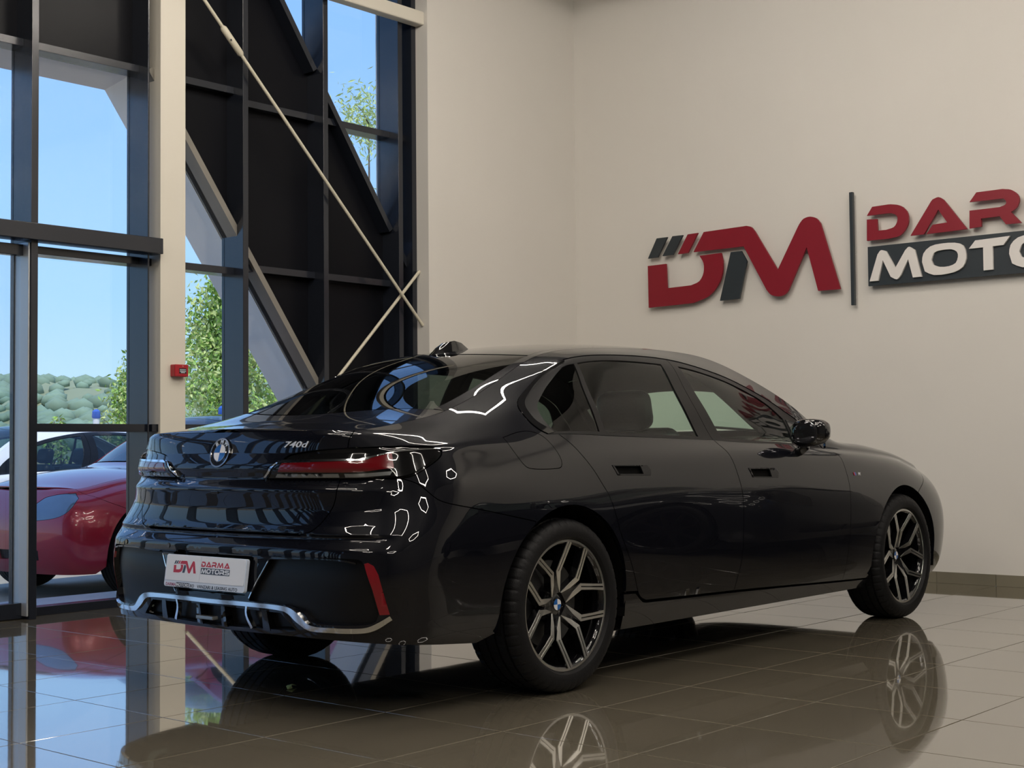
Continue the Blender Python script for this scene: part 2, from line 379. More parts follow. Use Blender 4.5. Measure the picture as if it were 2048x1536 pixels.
def panel(name, curves, m, parent, surf='A', off=0., gap=.0018, skirt=.010, holes=(), hskirt=None, du=.03, dr=.25, sym=None,
          sides=(1, -1), step=.016, fn=None, rsc=.12):
    ev = evalA if surf == 'A' else evalB
    du *= LOD; dr *= LOD; step *= LOD
    if fn: ev = fn
    outer = loop(curves, ev, step); hl = [loop(h, ev, step) for h in holes]
    onc = (lambda L: np.abs(L[:, 0]-sym) < 1e-4) if (sym is not None and surf == 'A') else (lambda L: np.abs(L[:, 1]) < 1e-4) if sym is not None else (lambda L: np.zeros(len(L), bool))
    if gap: outer = inset(outer, ev, gap, onc(outer)); hl = [inset(h, ev, -gap, onc(h)) for h in hl]
    loops = [outer]+hl; S = np.array([1, rsc])
    u0_, u1_ = outer[:, 0].min(), outer[:, 0].max(); v0, v1 = outer[:, 1].min(), outer[:, 1].max()
    gu, gr = np.meshgrid(np.arange(u0_+du*.5, u1_, du), np.arange(v0+dr*.5, v1, dr), indexing='ij'); gu, gr = gu.ravel(), gr.ravel()
    k = inside(loops, gu, gr); G = np.stack([gu, gr], 1)[k]
    allb = np.concatenate(loops)*S
    if len(G):
        d = np.full(len(G), 9.)
        for c in range(0, len(allb), 200): d = np.minimum(d, np.min(np.linalg.norm(G[:, None]*S-allb[None, c:c+200], axis=2), axis=1))
        G = G[d > .45*min(du, dr*rsc)]
    pts = np.concatenate(loops+[G]) if len(G) else np.concatenate(loops)
    edges = []; o = 0
    for L in loops: edges += [(o+i, o+(i+1) % len(L)) for i in range(len(L))]; o += len(L)
    vo, eo, fo, ov, *_ = delaunay_2d_cdt([Vector(p*S) for p in pts], edges, [], 0, 1e-7)
    Q = np.array([[v.x, v.y/rsc] for v in vo]); fo = np.array([f for f in fo if len(f) == 3])
    cen = Q[fo].mean(1); fo = fo[inside(loops, cen[:, 0], cen[:, 1])]
    P, N = ev(Q, off)
    # orient
    t = np.cross(P[fo[:, 1]]-P[fo[:, 0]], P[fo[:, 2]]-P[fo[:, 0]]); bad = np.einsum('ij,ij->i', t, N[fo].mean(1)) < 0
    fo[bad] = fo[bad][:, ::-1]
    cnt = {}
    for f in fo:
        for a, b in ((f[0], f[1]), (f[1], f[2]), (f[2], f[0])): cnt[(a, b)] = 1
    bd = [(a, b) for (a, b) in cnt if (b, a) not in cnt]
    if sym is not None: oc = onc(Q); bd = [(a, b) for a, b in bd if not (oc[a] and oc[b])]
    nv = len(P); V = [P]; Fc = [tuple(f) for f in fo]; NL = [N[i] for f in fo for i in f]; nmain = len(fo)
    hs = hskirt or skirt; nouter = len(outer)
    if skirt:
        idx = {}; ex = []
        for a, b in bd:
            for v in (a, b):
                if v not in idx:
                    idx[v] = nv+len(ex); dd = np.min(np.linalg.norm((outer-Q[v])*S, axis=1)); ex.append(P[v]-N[v]*(skirt if dd < .003 else hs))
        V.append(np.array(ex)); VV = np.concatenate(V)
        for a, b in bd:
            f = (b, a, idx[a], idx[b]); Fc.append(f); q = np.cross(VV[a]-VV[b], VV[idx[a]]-VV[b]); q = q/(np.linalg.norm(q)+1e-12); NL += [q]*4
    else: VV = P
    NL = np.array(NL); out = []
    def mk(sets):
        v = np.concatenate([VV*np.array(s) for s, _ in sets]); f = []; nl = []
        for k_, (s, fl) in enumerate(sets):
            base = k_*len(VV); o_ = 0
            for fc in Fc:
                n_ = len(fc); ns = NL[o_:o_+n_]*np.array(s); o_ += n_
                ff = [base+i for i in fc]
                if fl: ff = ff[::-1]; ns = ns[::-1]
                f.append(ff); nl += list(ns)
        me = bpy.data.meshes.new(name); me.from_pydata(v.tolist(), [], [[int(i) for i in q] for q in f]); me.update()
        me.polygons.foreach_set('use_smooth', [True]*len(me.polygons))
        if len(me.loops) == len(nl): me.normals_split_custom_set([tuple(x) for x in nl])
        return obj(name, me, m, parent)
    if sym is not None: return [mk([((1, 1, 1), False), ((1, -1, 1), True)])]
    for s in sides: out.append(mk([((1, 1, 1), False)] if s > 0 else [((1, -1, 1), True)]))
    return out
def rofz(u, z):
    """row coordinate where the surface column u reaches height z."""
    q = np.stack([np.full(len(GR), u), GR], 1); Z = evalA(q)[0][:, 2]; return float(np.interp(z, Z, GR))
def arc(cx, cz, R, a0, a1, n=14):
    o = []
    for a in np.linspace(math.radians(a0), math.radians(a1), n):
        x = cx+R*math.cos(a); o.append((x, rofz(x, cz+R*math.sin(a))))
    return o

# ------------------------------------------------------------------ the black saloon, part by part
TR = {
 'rd_rear':[(.051,8.0),(.12,7.31),(.229,5.68),(.274,5.1),(.313,4.47),(.346,3.81),(.381,3.42),(.441,2.78),(.482,2.22),(.516,1.69),(.546,1.43),(.589,1.3)],
 'split_lo':[(1.25,8.0),(1.314,6.89),(1.361,5.65),(1.388,4.64),(1.392,3.46),(1.388,2.41),(1.365,1.74),(1.347,1.13)],
 'fd_front':[(2.40,7.75),(2.47,7.1),(2.502,6.39),(2.518,5.12),(2.516,4.08),(2.508,2.45),(2.495,1.48),(2.487,.78)],
 'belt_r':[(-.016,8.03),(.051,8.0),(.382,7.93),(.789,7.97),(1.25,8.0)], 'belt_f':[(1.25,8.0),(1.653,7.85),(2.071,7.78),(2.40,7.75)],
 'ft_r':[(.32,11.18),(.482,11.17),(.727,11.17),(.993,11.23),(1.182,11.25)], 'ft_f':[(1.182,11.25),(1.444,11.24),(1.714,11.3),(1.922,11.3),(2.064,11.19),(2.226,10.71),(2.34,9.6),(2.40,7.75)],
 'trim_rear':[(.32,11.18),(.255,11.17),(.183,11.08),(.094,10.87),(.024,10.68),(-.047,10.42),(-.079,10.09),(-.09,9.61),(-.083,8.84),(-.054,8.32),(-.016,8.03)],
 'split_up':[(1.182,11.25),(1.173,9.59),(1.25,8.0)],
 'seam_up':[(-1.108,12.0),(-1.164,10.24),(-1.205,8.36)],
 'seam_lo':[(-1.27,6.0),(-1.277,5.62),(-1.296,5.25),(-1.33,4.91),(-1.372,4.53),(-1.43,4.18),(-1.50,4.04)],
 'lamp_top_in':[(-1.599,6.68),(-1.572,7.05),(-1.528,7.50),(-1.366,8.02),(-1.205,8.36)],
 'lamp_top_out':[(-1.205,8.36),(-1.151,8.42),(-.993,8.46),(-.84,8.22),(-.769,7.98),(-.735,7.53)],
 'lamp_out':[(-.735,7.53),(-.757,7.0),(-.84,6.49),(-.913,6.12),(-.967,6.0)],
 'bump_seam':[(-.967,6.0),(-.895,5.8),(-.837,5.42),(-.793,5.2),(-.694,4.99),(-.466,4.63),(-.232,4.25)],
 'fuel':[(-.298,8.22),(-.284,7.28),(-.25,6.5),(-.20,6.3),(-.07,6.28),(-.015,6.4),(-.01,7.0),(-.05,7.87),(-.12,8.35),(-.2,8.42)],
 'recess':[(-1.733,2.72),(-1.667,3.33),(-1.586,3.42),(-1.384,3.46),(-1.209,3.45),(-1.165,3.38),(-1.132,2.89),(-1.088,1.98),(-1.127,1.66),(-1.377,1.62),(-1.458,1.93),(-1.562,2.12),(-1.782,2.16),(-1.782,2.28)],
 'refl':[(-1.155,3.35),(-1.138,3.38),(-1.113,3.30),(-1.093,3.09),(-1.04,1.95),(-1.082,1.94),(-1.116,2.68),(-1.148,3.21)],
}
U_C = -2.05
def rev(c): return list(reversed(c))
RA, RB = .42, .415
def build_body(car, P, full=True):
    """all painted and glazed panels; P gives the materials; every panel is a mesh of its own."""
    pt = P['paint']
    b = arc(0, .368, RA, 123.5, 190, 16); f = arc(0, .368, RA, 123.5, -9, 24)
    fb, ff = arc(3.215, .368, RB, 190, 62, 24), arc(3.215, .368, RB, 62, -12, 12)
    zlow = .5
    rc = TR['recess']; hb = [(U_C, 4.0), (-1.50, 4.0)]
    holes = [[rc[:8], rc[7:12], [rc[11], rc[12]], [rc[12], rc[13]], [rc[13], rc[0]]],
             [[(U_C, 2.28), (-1.815, 2.28)], [(-1.815, 2.28), (-1.765, 3.38)], [(-1.765, 3.38), (-1.80, 3.46)], [(-1.80, 3.46), (U_C, 3.46)]],
             [[(U_C, 1.90), (-1.585, 1.84)], [(-1.585, 1.84), (-1.50, 1.34)], [(-1.50, 1.34), (U_C, 1.24)]]]
    # the plate and diffuser openings touch the centre line, so they are cut into the outline itself
    cen = [(U_C, 1.1), (U_C, 1.24)], [(U_C, 1.24), (-1.50, 1.34)], [(-1.50, 1.34), (-1.585, 1.84)], [(-1.585, 1.84), (U_C, 1.90)], [(U_C, 1.90), (U_C, 2.28)], [(U_C, 2.28), (-1.815, 2.28)], [(-1.815, 2.28), (-1.765, 3.38)], [(-1.765, 3.38), (-1.80, 3.46)], [(-1.80, 3.46), (U_C, 3.46)], [(U_C, 3.46), (U_C, 4.0)]
    panel('rear_bumper', [hb, rev(TR['seam_lo']), [(-1.27, 6.0), (-.967, 6.0)], TR['bump_seam'], b, [b[-1], (-.524, .62)], [(-.524, .62), (-.772, .80), (-1.047, 1.0), (-1.4, 1.1), (U_C, 1.1)]] + (list(cen) if full else []),
          pt, car, sym=U_C, dr=.08, gap=.002, skirt=.018, hskirt=.03, holes=holes[:1] if full else [])
    panel('trunk_lid', [[(U_C, 4.06), (-1.50, 4.08)], rev(TR['seam_lo']), [(-1.27, 6.0), (-1.703, 6.0)], [(-1.703, 6.0), (-1.599, 6.68)], TR['lamp_top_in'], rev(TR['seam_up']), [(-1.108, 12), (U_C, 12)]],
          pt, car, sym=U_C, dr=.08, gap=.002, skirt=.012)
    lampc = [TR['lamp_top_in'], TR['lamp_top_out'], TR['lamp_out'], [(-.967, 6.0), (-1.703, 6.0)], [(-1.703, 6.0), (-1.599, 6.68)]]
    lamps = panel('tail_lamp', lampc, smoke_lens, car, off=-.006, dr=.08, gap=.002, skirt=.02)
    # lamp body that stands proud, its red lens, its chrome blade and the clear strips
    body = [[(-1.685, 6.06), (-1.597, 6.74)], [(-1.597, 6.74), (-1.25, 6.86), (-1.13, 6.90), (-.99, 7.56), (-.86, 7.64), (-.76, 7.62)], [(-.76, 7.62), (-.79, 7.0), (-.86, 6.5), (-.93, 6.15), (-.985, 6.06)], [(-.985, 6.06), (-1.685, 6.06)]]
    A_ = panel('lamp_body', body, smoke_lens, None, off=.012, gap=.001, skirt=.022, dr=.1)
    B_ = panel('red_lens', [[(-1.60, 6.40), (-1.572, 6.70)], [(-1.572, 6.70), (-1.25, 6.78), (-1.14, 6.82), (-1.0, 7.42)], [(-1.0, 7.42), (-1.0, 6.44)], [(-1.0, 6.44), (-1.21, 6.38), (-1.60, 6.40)]], red_lens, None, off=.0145, gap=0, skirt=.004, dr=.1)
    C_ = panel('chrome_blade', [[(-1.60, 6.72), (-1.57, 6.86)], [(-1.57, 6.86), (-1.25, 6.90), (-1.13, 6.95), (-.985, 7.62), (-.755, 7.68)], [(-.755, 7.68), (-.755, 7.60)], [(-.755, 7.60), (-.98, 7.50), (-1.12, 6.86), (-1.25, 6.80), (-1.60, 6.72)]], chrome_m, None, off=.016, gap=0, skirt=.006, dr=.08)
    D_ = panel('clear_strip', [[(-1.63, 6.13), (-1.61, 6.29)], [(-1.61, 6.29), (-1.265, 6.30)], [(-1.265, 6.30), (-1.265, 6.13)], [(-1.265, 6.13), (-1.63, 6.13)]], clear_strip, None, off=.0145, gap=0, skirt=.004, dr=.1)
    E_ = panel('clear_strip', [[(-1.235, 6.13), (-1.235, 6.30)], [(-1.235, 6.30), (-1.008, 6.30)], [(-1.008, 6.30), (-1.02, 6.13)], [(-1.02, 6.13), (-1.235, 6.13)]], clear_strip, None, off=.0145, gap=0, skirt=.004, dr=.1)
    F_ = panel('chrome_blade', [[(-1.73, 6.0), (-1.715, 6.0)], [(-1.715, 6.0), (-1.585, 6.84)], [(-1.585, 6.84), (-1.60, 6.84)], [(-1.60, 6.84), (-1.73, 6.0)]], chrome_m, None, off=.012, gap=0, skirt=.012, dr=.08)
    for grp in (A_, B_, C_, D_, E_, F_):
        for i, o in enumerate(grp): o.parent = lamps[i]
    # rear quarter, pillar and roof frame in one
    panel('rear_quarter_panel', [TR['seam_up'][::-1], [(-1.108, 12), (2.50, 12)], [(2.50, 12), (2.455, 9.6), (2.42, 8.0)], [(2.42, 8.0), (2.40, 7.75)], rev(TR['ft_f']), rev(TR['ft_r']), TR['trim_rear'], TR['belt_r'][:2], TR['rd_rear'][:10], [(.516, 1.69), (.402, 1.74)] , [p for p in rev(f) if p[1] > 1.7], rev(TR['bump_seam']), rev(TR['lamp_out']), rev(TR['lamp_top_out'])],
          pt, car, holes=[[TR['fuel'] + [TR['fuel'][0]]]], gap=.0018, skirt=.016)
    panel('fuel_flap', [TR['fuel'] + [TR['fuel'][0]]], pt, car, gap=.0016, skirt=.008)
    rd = panel('rear_door', [TR['belt_r'][1:], TR['split_lo'], [(1.347, 1.13), (.954, 1.21), (.589, 1.30)], rev(TR['rd_rear'])], pt, car, skirt=.016, gap=.0022,
          holes=[[[(.350, 6.33), (.545, 6.29)], [(.545, 6.29), (.560, 5.87)], [(.560, 5.87), (.375, 5.91)], [(.375, 5.91), (.350, 6.33)]]] if full else [])
    fd = panel('front_door', [TR['belt_f'], TR['fd_front'], [(2.487, .78), (1.854, .98), (1.347, 1.13)], rev(TR['split_lo'])], pt, car, skirt=.016, gap=.0022,
          holes=[[[(1.484, 5.92), (1.668, 5.89)], [(1.668, 5.89), (1.682, 5.49)], [(1.682, 5.49), (1.505, 5.53)], [(1.505, 5.53), (1.484, 5.92)]]] if full else [])
    if full:
        hm = mat('handle_rim', (.012, .012, .014, 1), .3, .2, .4, noise=.1)
        for nm, D, q in (('rear', rd, [(.337, 6.39), (.598, 6.31), (.623, 6.05), (.614, 5.79), (.365, 5.85)]), ('front', fd, [(1.467, 5.98), (1.722, 5.93), (1.757, 5.68), (1.742, 5.42), (1.497, 5.49)])):
            hole = [(.350, 6.33), (.545, 6.29), (.560, 5.87), (.375, 5.91)] if nm == 'rear' else [(1.484, 5.92), (1.668, 5.89), (1.682, 5.49), (1.505, 5.53)]
            cl = [[q[i], q[(i+1) % len(q)]] for i in range(len(q))]; hl = [[hole[i], hole[(i+1) % 4]] for i in range(4)]
            H = panel('handle_frame', cl, hm, None, off=.0025, gap=0, skirt=.006, holes=[hl], dr=.1, step=.01)
            K = panel('handle_pocket', hl, matt_black, None, off=-.014, gap=-.004, skirt=.004, dr=.1)
            for i in (0, 1): H[i].parent = D[i]; K[i].parent = D[i]
    sill_f = [p for p in rev(arc(3.215, .368, RB, 190, 205, 5))]
    panel('side_sill', [[(.405, 1.66), (.50, 1.62)], [(.50, 1.62), (.56, 1.27), (.60, 1.20)], [(.60, 1.20), (.954, 1.13), (1.347, 1.05), (1.854, .90), (2.49, .70)], [(2.49, .70), (2.80, .62)], [(2.80, .62), (2.78, .12)], [(2.78, .12), (.45, .12)], [(.45, .12), (.405, 1.66)]], P.get('sill', pt), car, gap=.0015, skirt=.02, dr=.15)
    panel('front_fender', [TR['fd_front'], [(2.487, .78), (2.795, .70)], [(2.795, .70), fb[0]], fb, [fb[-1], (3.60, 6.0), (3.74, 7.6), (3.80, 9.5), (3.82, 12)], [(3.82, 12), (2.53, 12)], [(2.53, 12), (2.475, 9.6), (2.44, 8.0)], [(2.44, 8.0), (2.40, 7.75)]], pt, car, gap=.0018, skirt=.016)
    panel('front_bumper', [[fb[-1], (3.60, 6.0), (3.74, 7.6), (3.80, 9.5), (3.82, 12)], [(3.82, 12), (4.85, 12)], [(4.85, 12), (4.85, .3)], [(4.85, .3), (3.70, .3)], [(3.70, .3), ff[-1]], rev(ff)], pt, car, sym=4.85, skirt=.016, du=.04,
          holes=[[[(4.10, 5.6), (4.72, 5.6)], [(4.72, 5.6), (4.72, 1.4)], [(4.72, 1.4), (4.2, 1.4)], [(4.2, 1.4), (4.10, 5.6)]], [[(3.90, 6.6), (4.40, 6.4)], [(4.40, 6.4), (4.38, 7.9)], [(4.38, 7.9), (3.88, 8.2)], [(3.88, 8.2), (3.90, 6.6)]]] if full else
          [[[(3.84, 6.9), (4.05, 5.0), (4.40, 4.5)], [(4.40, 4.5), (4.42, 5.7)], [(4.42, 5.7), (4.15, 7.4), (3.84, 8.6)], [(3.84, 8.6), (3.84, 6.9)]], [[(4.30, 2.4), (4.84, 2.4)], [(4.84, 2.4), (4.84, 1.6)], [(4.84, 1.6), (4.30, 1.6)], [(4.30, 1.6), (4.30, 2.4)]]])
    if full:
        panel('headlamp', [[(3.90, 6.6), (4.40, 6.4)], [(4.40, 6.4), (4.38, 7.9)], [(4.38, 7.9), (3.88, 8.2)], [(3.88, 8.2), (3.90, 6.6)]], clear_strip, car, off=-.004, skirt=.01)
        panel('kidney_grille', [[(4.10, 5.6), (4.72, 5.6)], [(4.72, 5.6), (4.72, 1.4)], [(4.72, 1.4), (4.2, 1.4)], [(4.2, 1.4), (4.10, 5.6)]], gloss_black, car, off=-.03, skirt=.01, gap=0)
    else:
        panel('headlamp', [[(3.84, 6.9), (4.05, 5.0), (4.40, 4.5)], [(4.40, 4.5), (4.42, 5.7)], [(4.42, 5.7), (4.15, 7.4), (3.84, 8.6)], [(3.84, 8.6), (3.84, 6.9)]], P['lamp'], car, off=-.002, skirt=.01)
        panel('lower_grille', [[(4.30, 2.4), (4.84, 2.4)], [(4.84, 2.4), (4.84, 1.6)], [(4.84, 1.6), (4.30, 1.6)], [(4.30, 1.6), (4.30, 2.4)]], satin_black, car, off=-.02, skirt=.01, gap=0)
    # door frames and side glass
    G = {'qg': [[(.285, 10.84), (.208, 10.62), (.121, 10.31), (.033, 9.82), (.008, 9.41), (.010, 8.77), (.04, 8.17)], [(.04, 8.17), (.165, 8.14), (.338, 8.12)], [(.338, 8.12), (.336, 9.54), (.371, 10.83)], [(.371, 10.83), (.328, 10.86), (.285, 10.84)]],
         'rg': [[(.386, 8.12), (.374, 9.51), (.400, 10.83)], [(.40, 10.83), (.595, 10.82), (.84, 10.82), (1.079, 10.83)], [(1.079, 10.83), (1.077, 9.47), (1.128, 8.15)], [(1.128, 8.15), (.717, 8.12), (.386, 8.12)]],
         'fg': [[(1.341, 8.14), (1.262, 9.53), (1.233, 10.90)], [(1.233, 10.9), (1.499, 11.0), (1.668, 11.05), (1.84, 11.06), (1.957, 11.0), (2.019, 10.72), (2.08, 10.18)], [(2.08, 10.18), (2.082, 9.17), (2.084, 8.03)], [(2.084, 8.03), (1.676, 8.08), (1.341, 8.14)]]}
    fr = panel('rear_door_frame', [TR['ft_r'], TR['split_up'], rev(TR['belt_r']), rev(TR['trim_rear'])], P['frame'], car, off=-.003, gap=.0018, skirt=.014, holes=[G['qg'], G['rg']], dr=.2, hskirt=.012)
    ff_ = panel('front_door_frame', [TR['ft_f'], rev(TR['belt_f']), rev(TR['split_up'])], P['frame'], car, off=-.003, gap=.0018, skirt=.014, holes=[G['fg']], dr=.2, hskirt=.012)
    if full:
        # gloss black surround that sweeps round behind the quarter glass
        panel('window_surround', [TR['trim_rear'], [(-.016, 8.03), (.030, 8.10)], [(.030, 8.10), (-.022, 8.6), (-.048, 9.0), (-.052, 9.6), (-.040, 10.0), (-.010, 10.28), (.055, 10.58), (.120, 10.78), (.21, 10.98), (.33, 11.06)], [(.33, 11.06), (.32, 11.18)]], gloss_black, car, off=.004, gap=.001, skirt=.008, dr=.1)
    panel('quarter_glass', G['qg'], P['qglass'], car, off=-.007, gap=-.002, skirt=0)
    panel('side_glass', G['rg'], P['glass'], car, off=-.007, gap=-.002, skirt=0)
    panel('side_glass', G['fg'], P['glass'], car, off=-.007, gap=-.002, skirt=0)
    # top: roof, rear glass, deck, windscreen, bonnet (x, eta)
    xb = lambda e: -.665+.235*e*e; xt = lambda e: .165+.10*e*e; ws = lambda e: 1.93-.10*e*e; wb_ = lambda e: 2.74-.18*e*e
    E = [0, .25, .5, .75, .93]
    panel('rear_glass', [[(xb(e), e) for e in E], [(xb(.93), .93), (xt(.93), .93)], [(xt(e), e) for e in rev(E)]], P['rglass'], car, surf='B', off=-.002, sym=0, skirt=.004, rsc=.6, dr=.05, gap=.0015)
    panel('roof', [[(xt(e), e) for e in E], [(xt(.93), .93), (ws(.93), .93)], [(ws(e), e) for e in rev(E)]], P.get('roof', pt), car, surf='B', sym=0, rsc=.6, dr=.05, gap=.0015)
    panel('windscreen', [[(ws(e), e) for e in E], [(ws(.93), .93), (wb_(.93), .93)], [(wb_(e), e) for e in rev(E)]], P['wglass'], car, surf='B', off=-.002, sym=0, skirt=.004, rsc=.6, dr=.05, gap=.0015)
    panel('bonnet', [[(wb_(e)+.03, e) for e in E+[1.0]], [(wb_(1.0)+.03, 1.0), (3.80, 1.0)], [(3.80, 1.0), (3.92, .8), (3.96, .5), (3.975, 0)]], pt, car, surf='B', sym=0, rsc=.6, dr=.05)
    panel('trunk_deck', [[(-1.044, 0), (-1.044, .5), (-1.044, 1.0)], [(-1.044, 1.0), (-.60, 1.0), (xb(1.0)-.012, 1.0)], [(xb(e)-.012, e) for e in [1.0, .75, .5, .25, 0]]], pt, car, surf='B', sym=0, rsc=.6, dr=.05, gap=.0005, skirt=.006)
    panel('roof_rail', [[(xb(.93)-.0, .93), (2.55, .93)], [(2.55, .93), (2.55, 1.0)], [(2.55, 1.0), (xb(1.0)-.008, 1.0)], [(xb(1.0)-.008, 1.0), (xb(.93)-.0, .93)]], pt, car, surf='B', rsc=.6, dr=.05, gap=.0004, skirt=.008)
    # inner shell (dark, behind the shut lines), wheel housings and floor pan
    panel('inner_shell', [[(-1.0, 7.8), (2.4, 7.8), (3.7, 7.8)], [(3.7, 7.8), ff[0]], rev(arc(3.215, .368, RB+.012, 62, 190, 20))[::-1], [(2.79, .4), (.44, .4)], arc(0, .368, RA+.012, -9, 123, 20), [(-.24, 4.6), (-.6, 5.0), (-.9, 5.9), (-1.0, 7.8)]], matt_black, car, off=-.020, gap=0, skirt=0, du=.06, dr=.5)
    for cx, R in ((0, RA), (3.215, RB)):
        for s in (1, -1):
            bm = bmesh.new(); ring_ = [[], []]
            for k in range(25):
                a = math.radians(-12+204*k/24)
                for j, y in enumerate((.60, .945)): ring_[j].append(bm.verts.new((cx+(R+.006)*math.cos(a), s*y, .368+(R+.006)*math.sin(a))))
            for k in range(24): bm.faces.new((ring_[0][k], ring_[0][k+1], ring_[1][k+1], ring_[1][k]))
            bm.faces.new(ring_[0]); bm_obj('wheel_housing', bm, matt_black, car)
    bm = bmesh.new(); bx(bm, .44, 2.78, -.86, .86, .20, .26, .02); bx(bm, -.6, 3.7, -.58, .58, .23, .30, .02); bx(bm, -1.0, -.55, -.58, .58, .30, .36, .02); bm_obj('underbody', bm, matt_black, car)

def emblem(parent, M, R, letters=True, name='emblem'):
    """round badge facing local +Z, up is +Y."""
    def disc(r0, r1, z0, z1, a0=0, a1=2*PI, n=40):
        bm = bmesh.new(); n = max(3, int(n*(a1-a0)/(2*PI)))
        rows = []
        for k in range(n+1):
            a = a0+(a1-a0)*k/n; rows.append([bm.verts.new((r*math.cos(a), r*math.sin(a), z)) for r, z in ((r0, z0), (r0, z1), (r1, z1), (r1, z0))])
        for k in range(n):
            for j in range(3): bm.faces.new((rows[k][j], rows[k+1][j], rows[k+1][j+1], rows[k][j+1]))
        bmesh.ops.remove_doubles(bm, verts=bm.verts, dist=1e-6); return bm
    base = bm_obj(name, disc(0, R, -.006, .002), gloss_black, parent); base.matrix_local = M
    if letters:
        bm_obj('chrome_ring', disc(R*.90, R*1.0, 0, .0045), chrome_m, base); bm_obj('chrome_ring', disc(R*.56, R*.61, 0, .004), chrome_m, base)
        for ch, a in (('B', 130), ('M', 90), ('W', 50)):
            t = text('letter', ch, R*.42, badge_m, base, .001)
            t.matrix_local = Matrix.Rotation(math.radians(a-90), 4, 'Z') @ Matrix.Translation((0, R*.63, .0025))
    ri = R*.56 if letters else R*.95
    for k in range(4):
        bm_obj('emblem_quarter', disc(0, ri, 0, .0035, k*PI/2, (k+1)*PI/2), emblem_white if k % 2 == 0 else emblem_blue, base)
    return base
def text(name, s, size, m, parent, ext=.001, align='CENTER', shear=0., sx=1.):
    c = bpy.data.curves.new(name, 'FONT'); c.body = s; c.size = size; c.extrude = ext; c.align_x = align; c.shear = shear; c.resolution_u = 2; c.offset = size*.012
    o = bpy.data.objects.new(name, c); COL.objects.link(o); dg = bpy.context.evaluated_depsgraph_get()
    me = bpy.data.meshes.new_from_object(o.evaluated_get(dg)); bpy.data.objects.remove(o); bpy.data.curves.remove(c)
    if sx != 1: me.transform(Matrix.Diagonal((sx, 1, 1, 1)))
    me.materials.clear(); return obj(name, me, m, parent)
def onA(u, r, side, off=0.):
    """matrix on the surface: z = outward, y = up, for emblem or badge."""
    P, N = evalA([(u, r)], off); p, n = Vector(P[0]), Vector(N[0])
    if side < 0: p.y *= -1; n.y *= -1
    x = Vector((0, 0, 1)).cross(n).normalized(); y = n.cross(x)
    return Matrix(((x.x, y.x, n.x, p.x), (x.y, y.y, n.y, p.y), (x.z, y.z, n.z, p.z), (0, 0, 0, 1)))

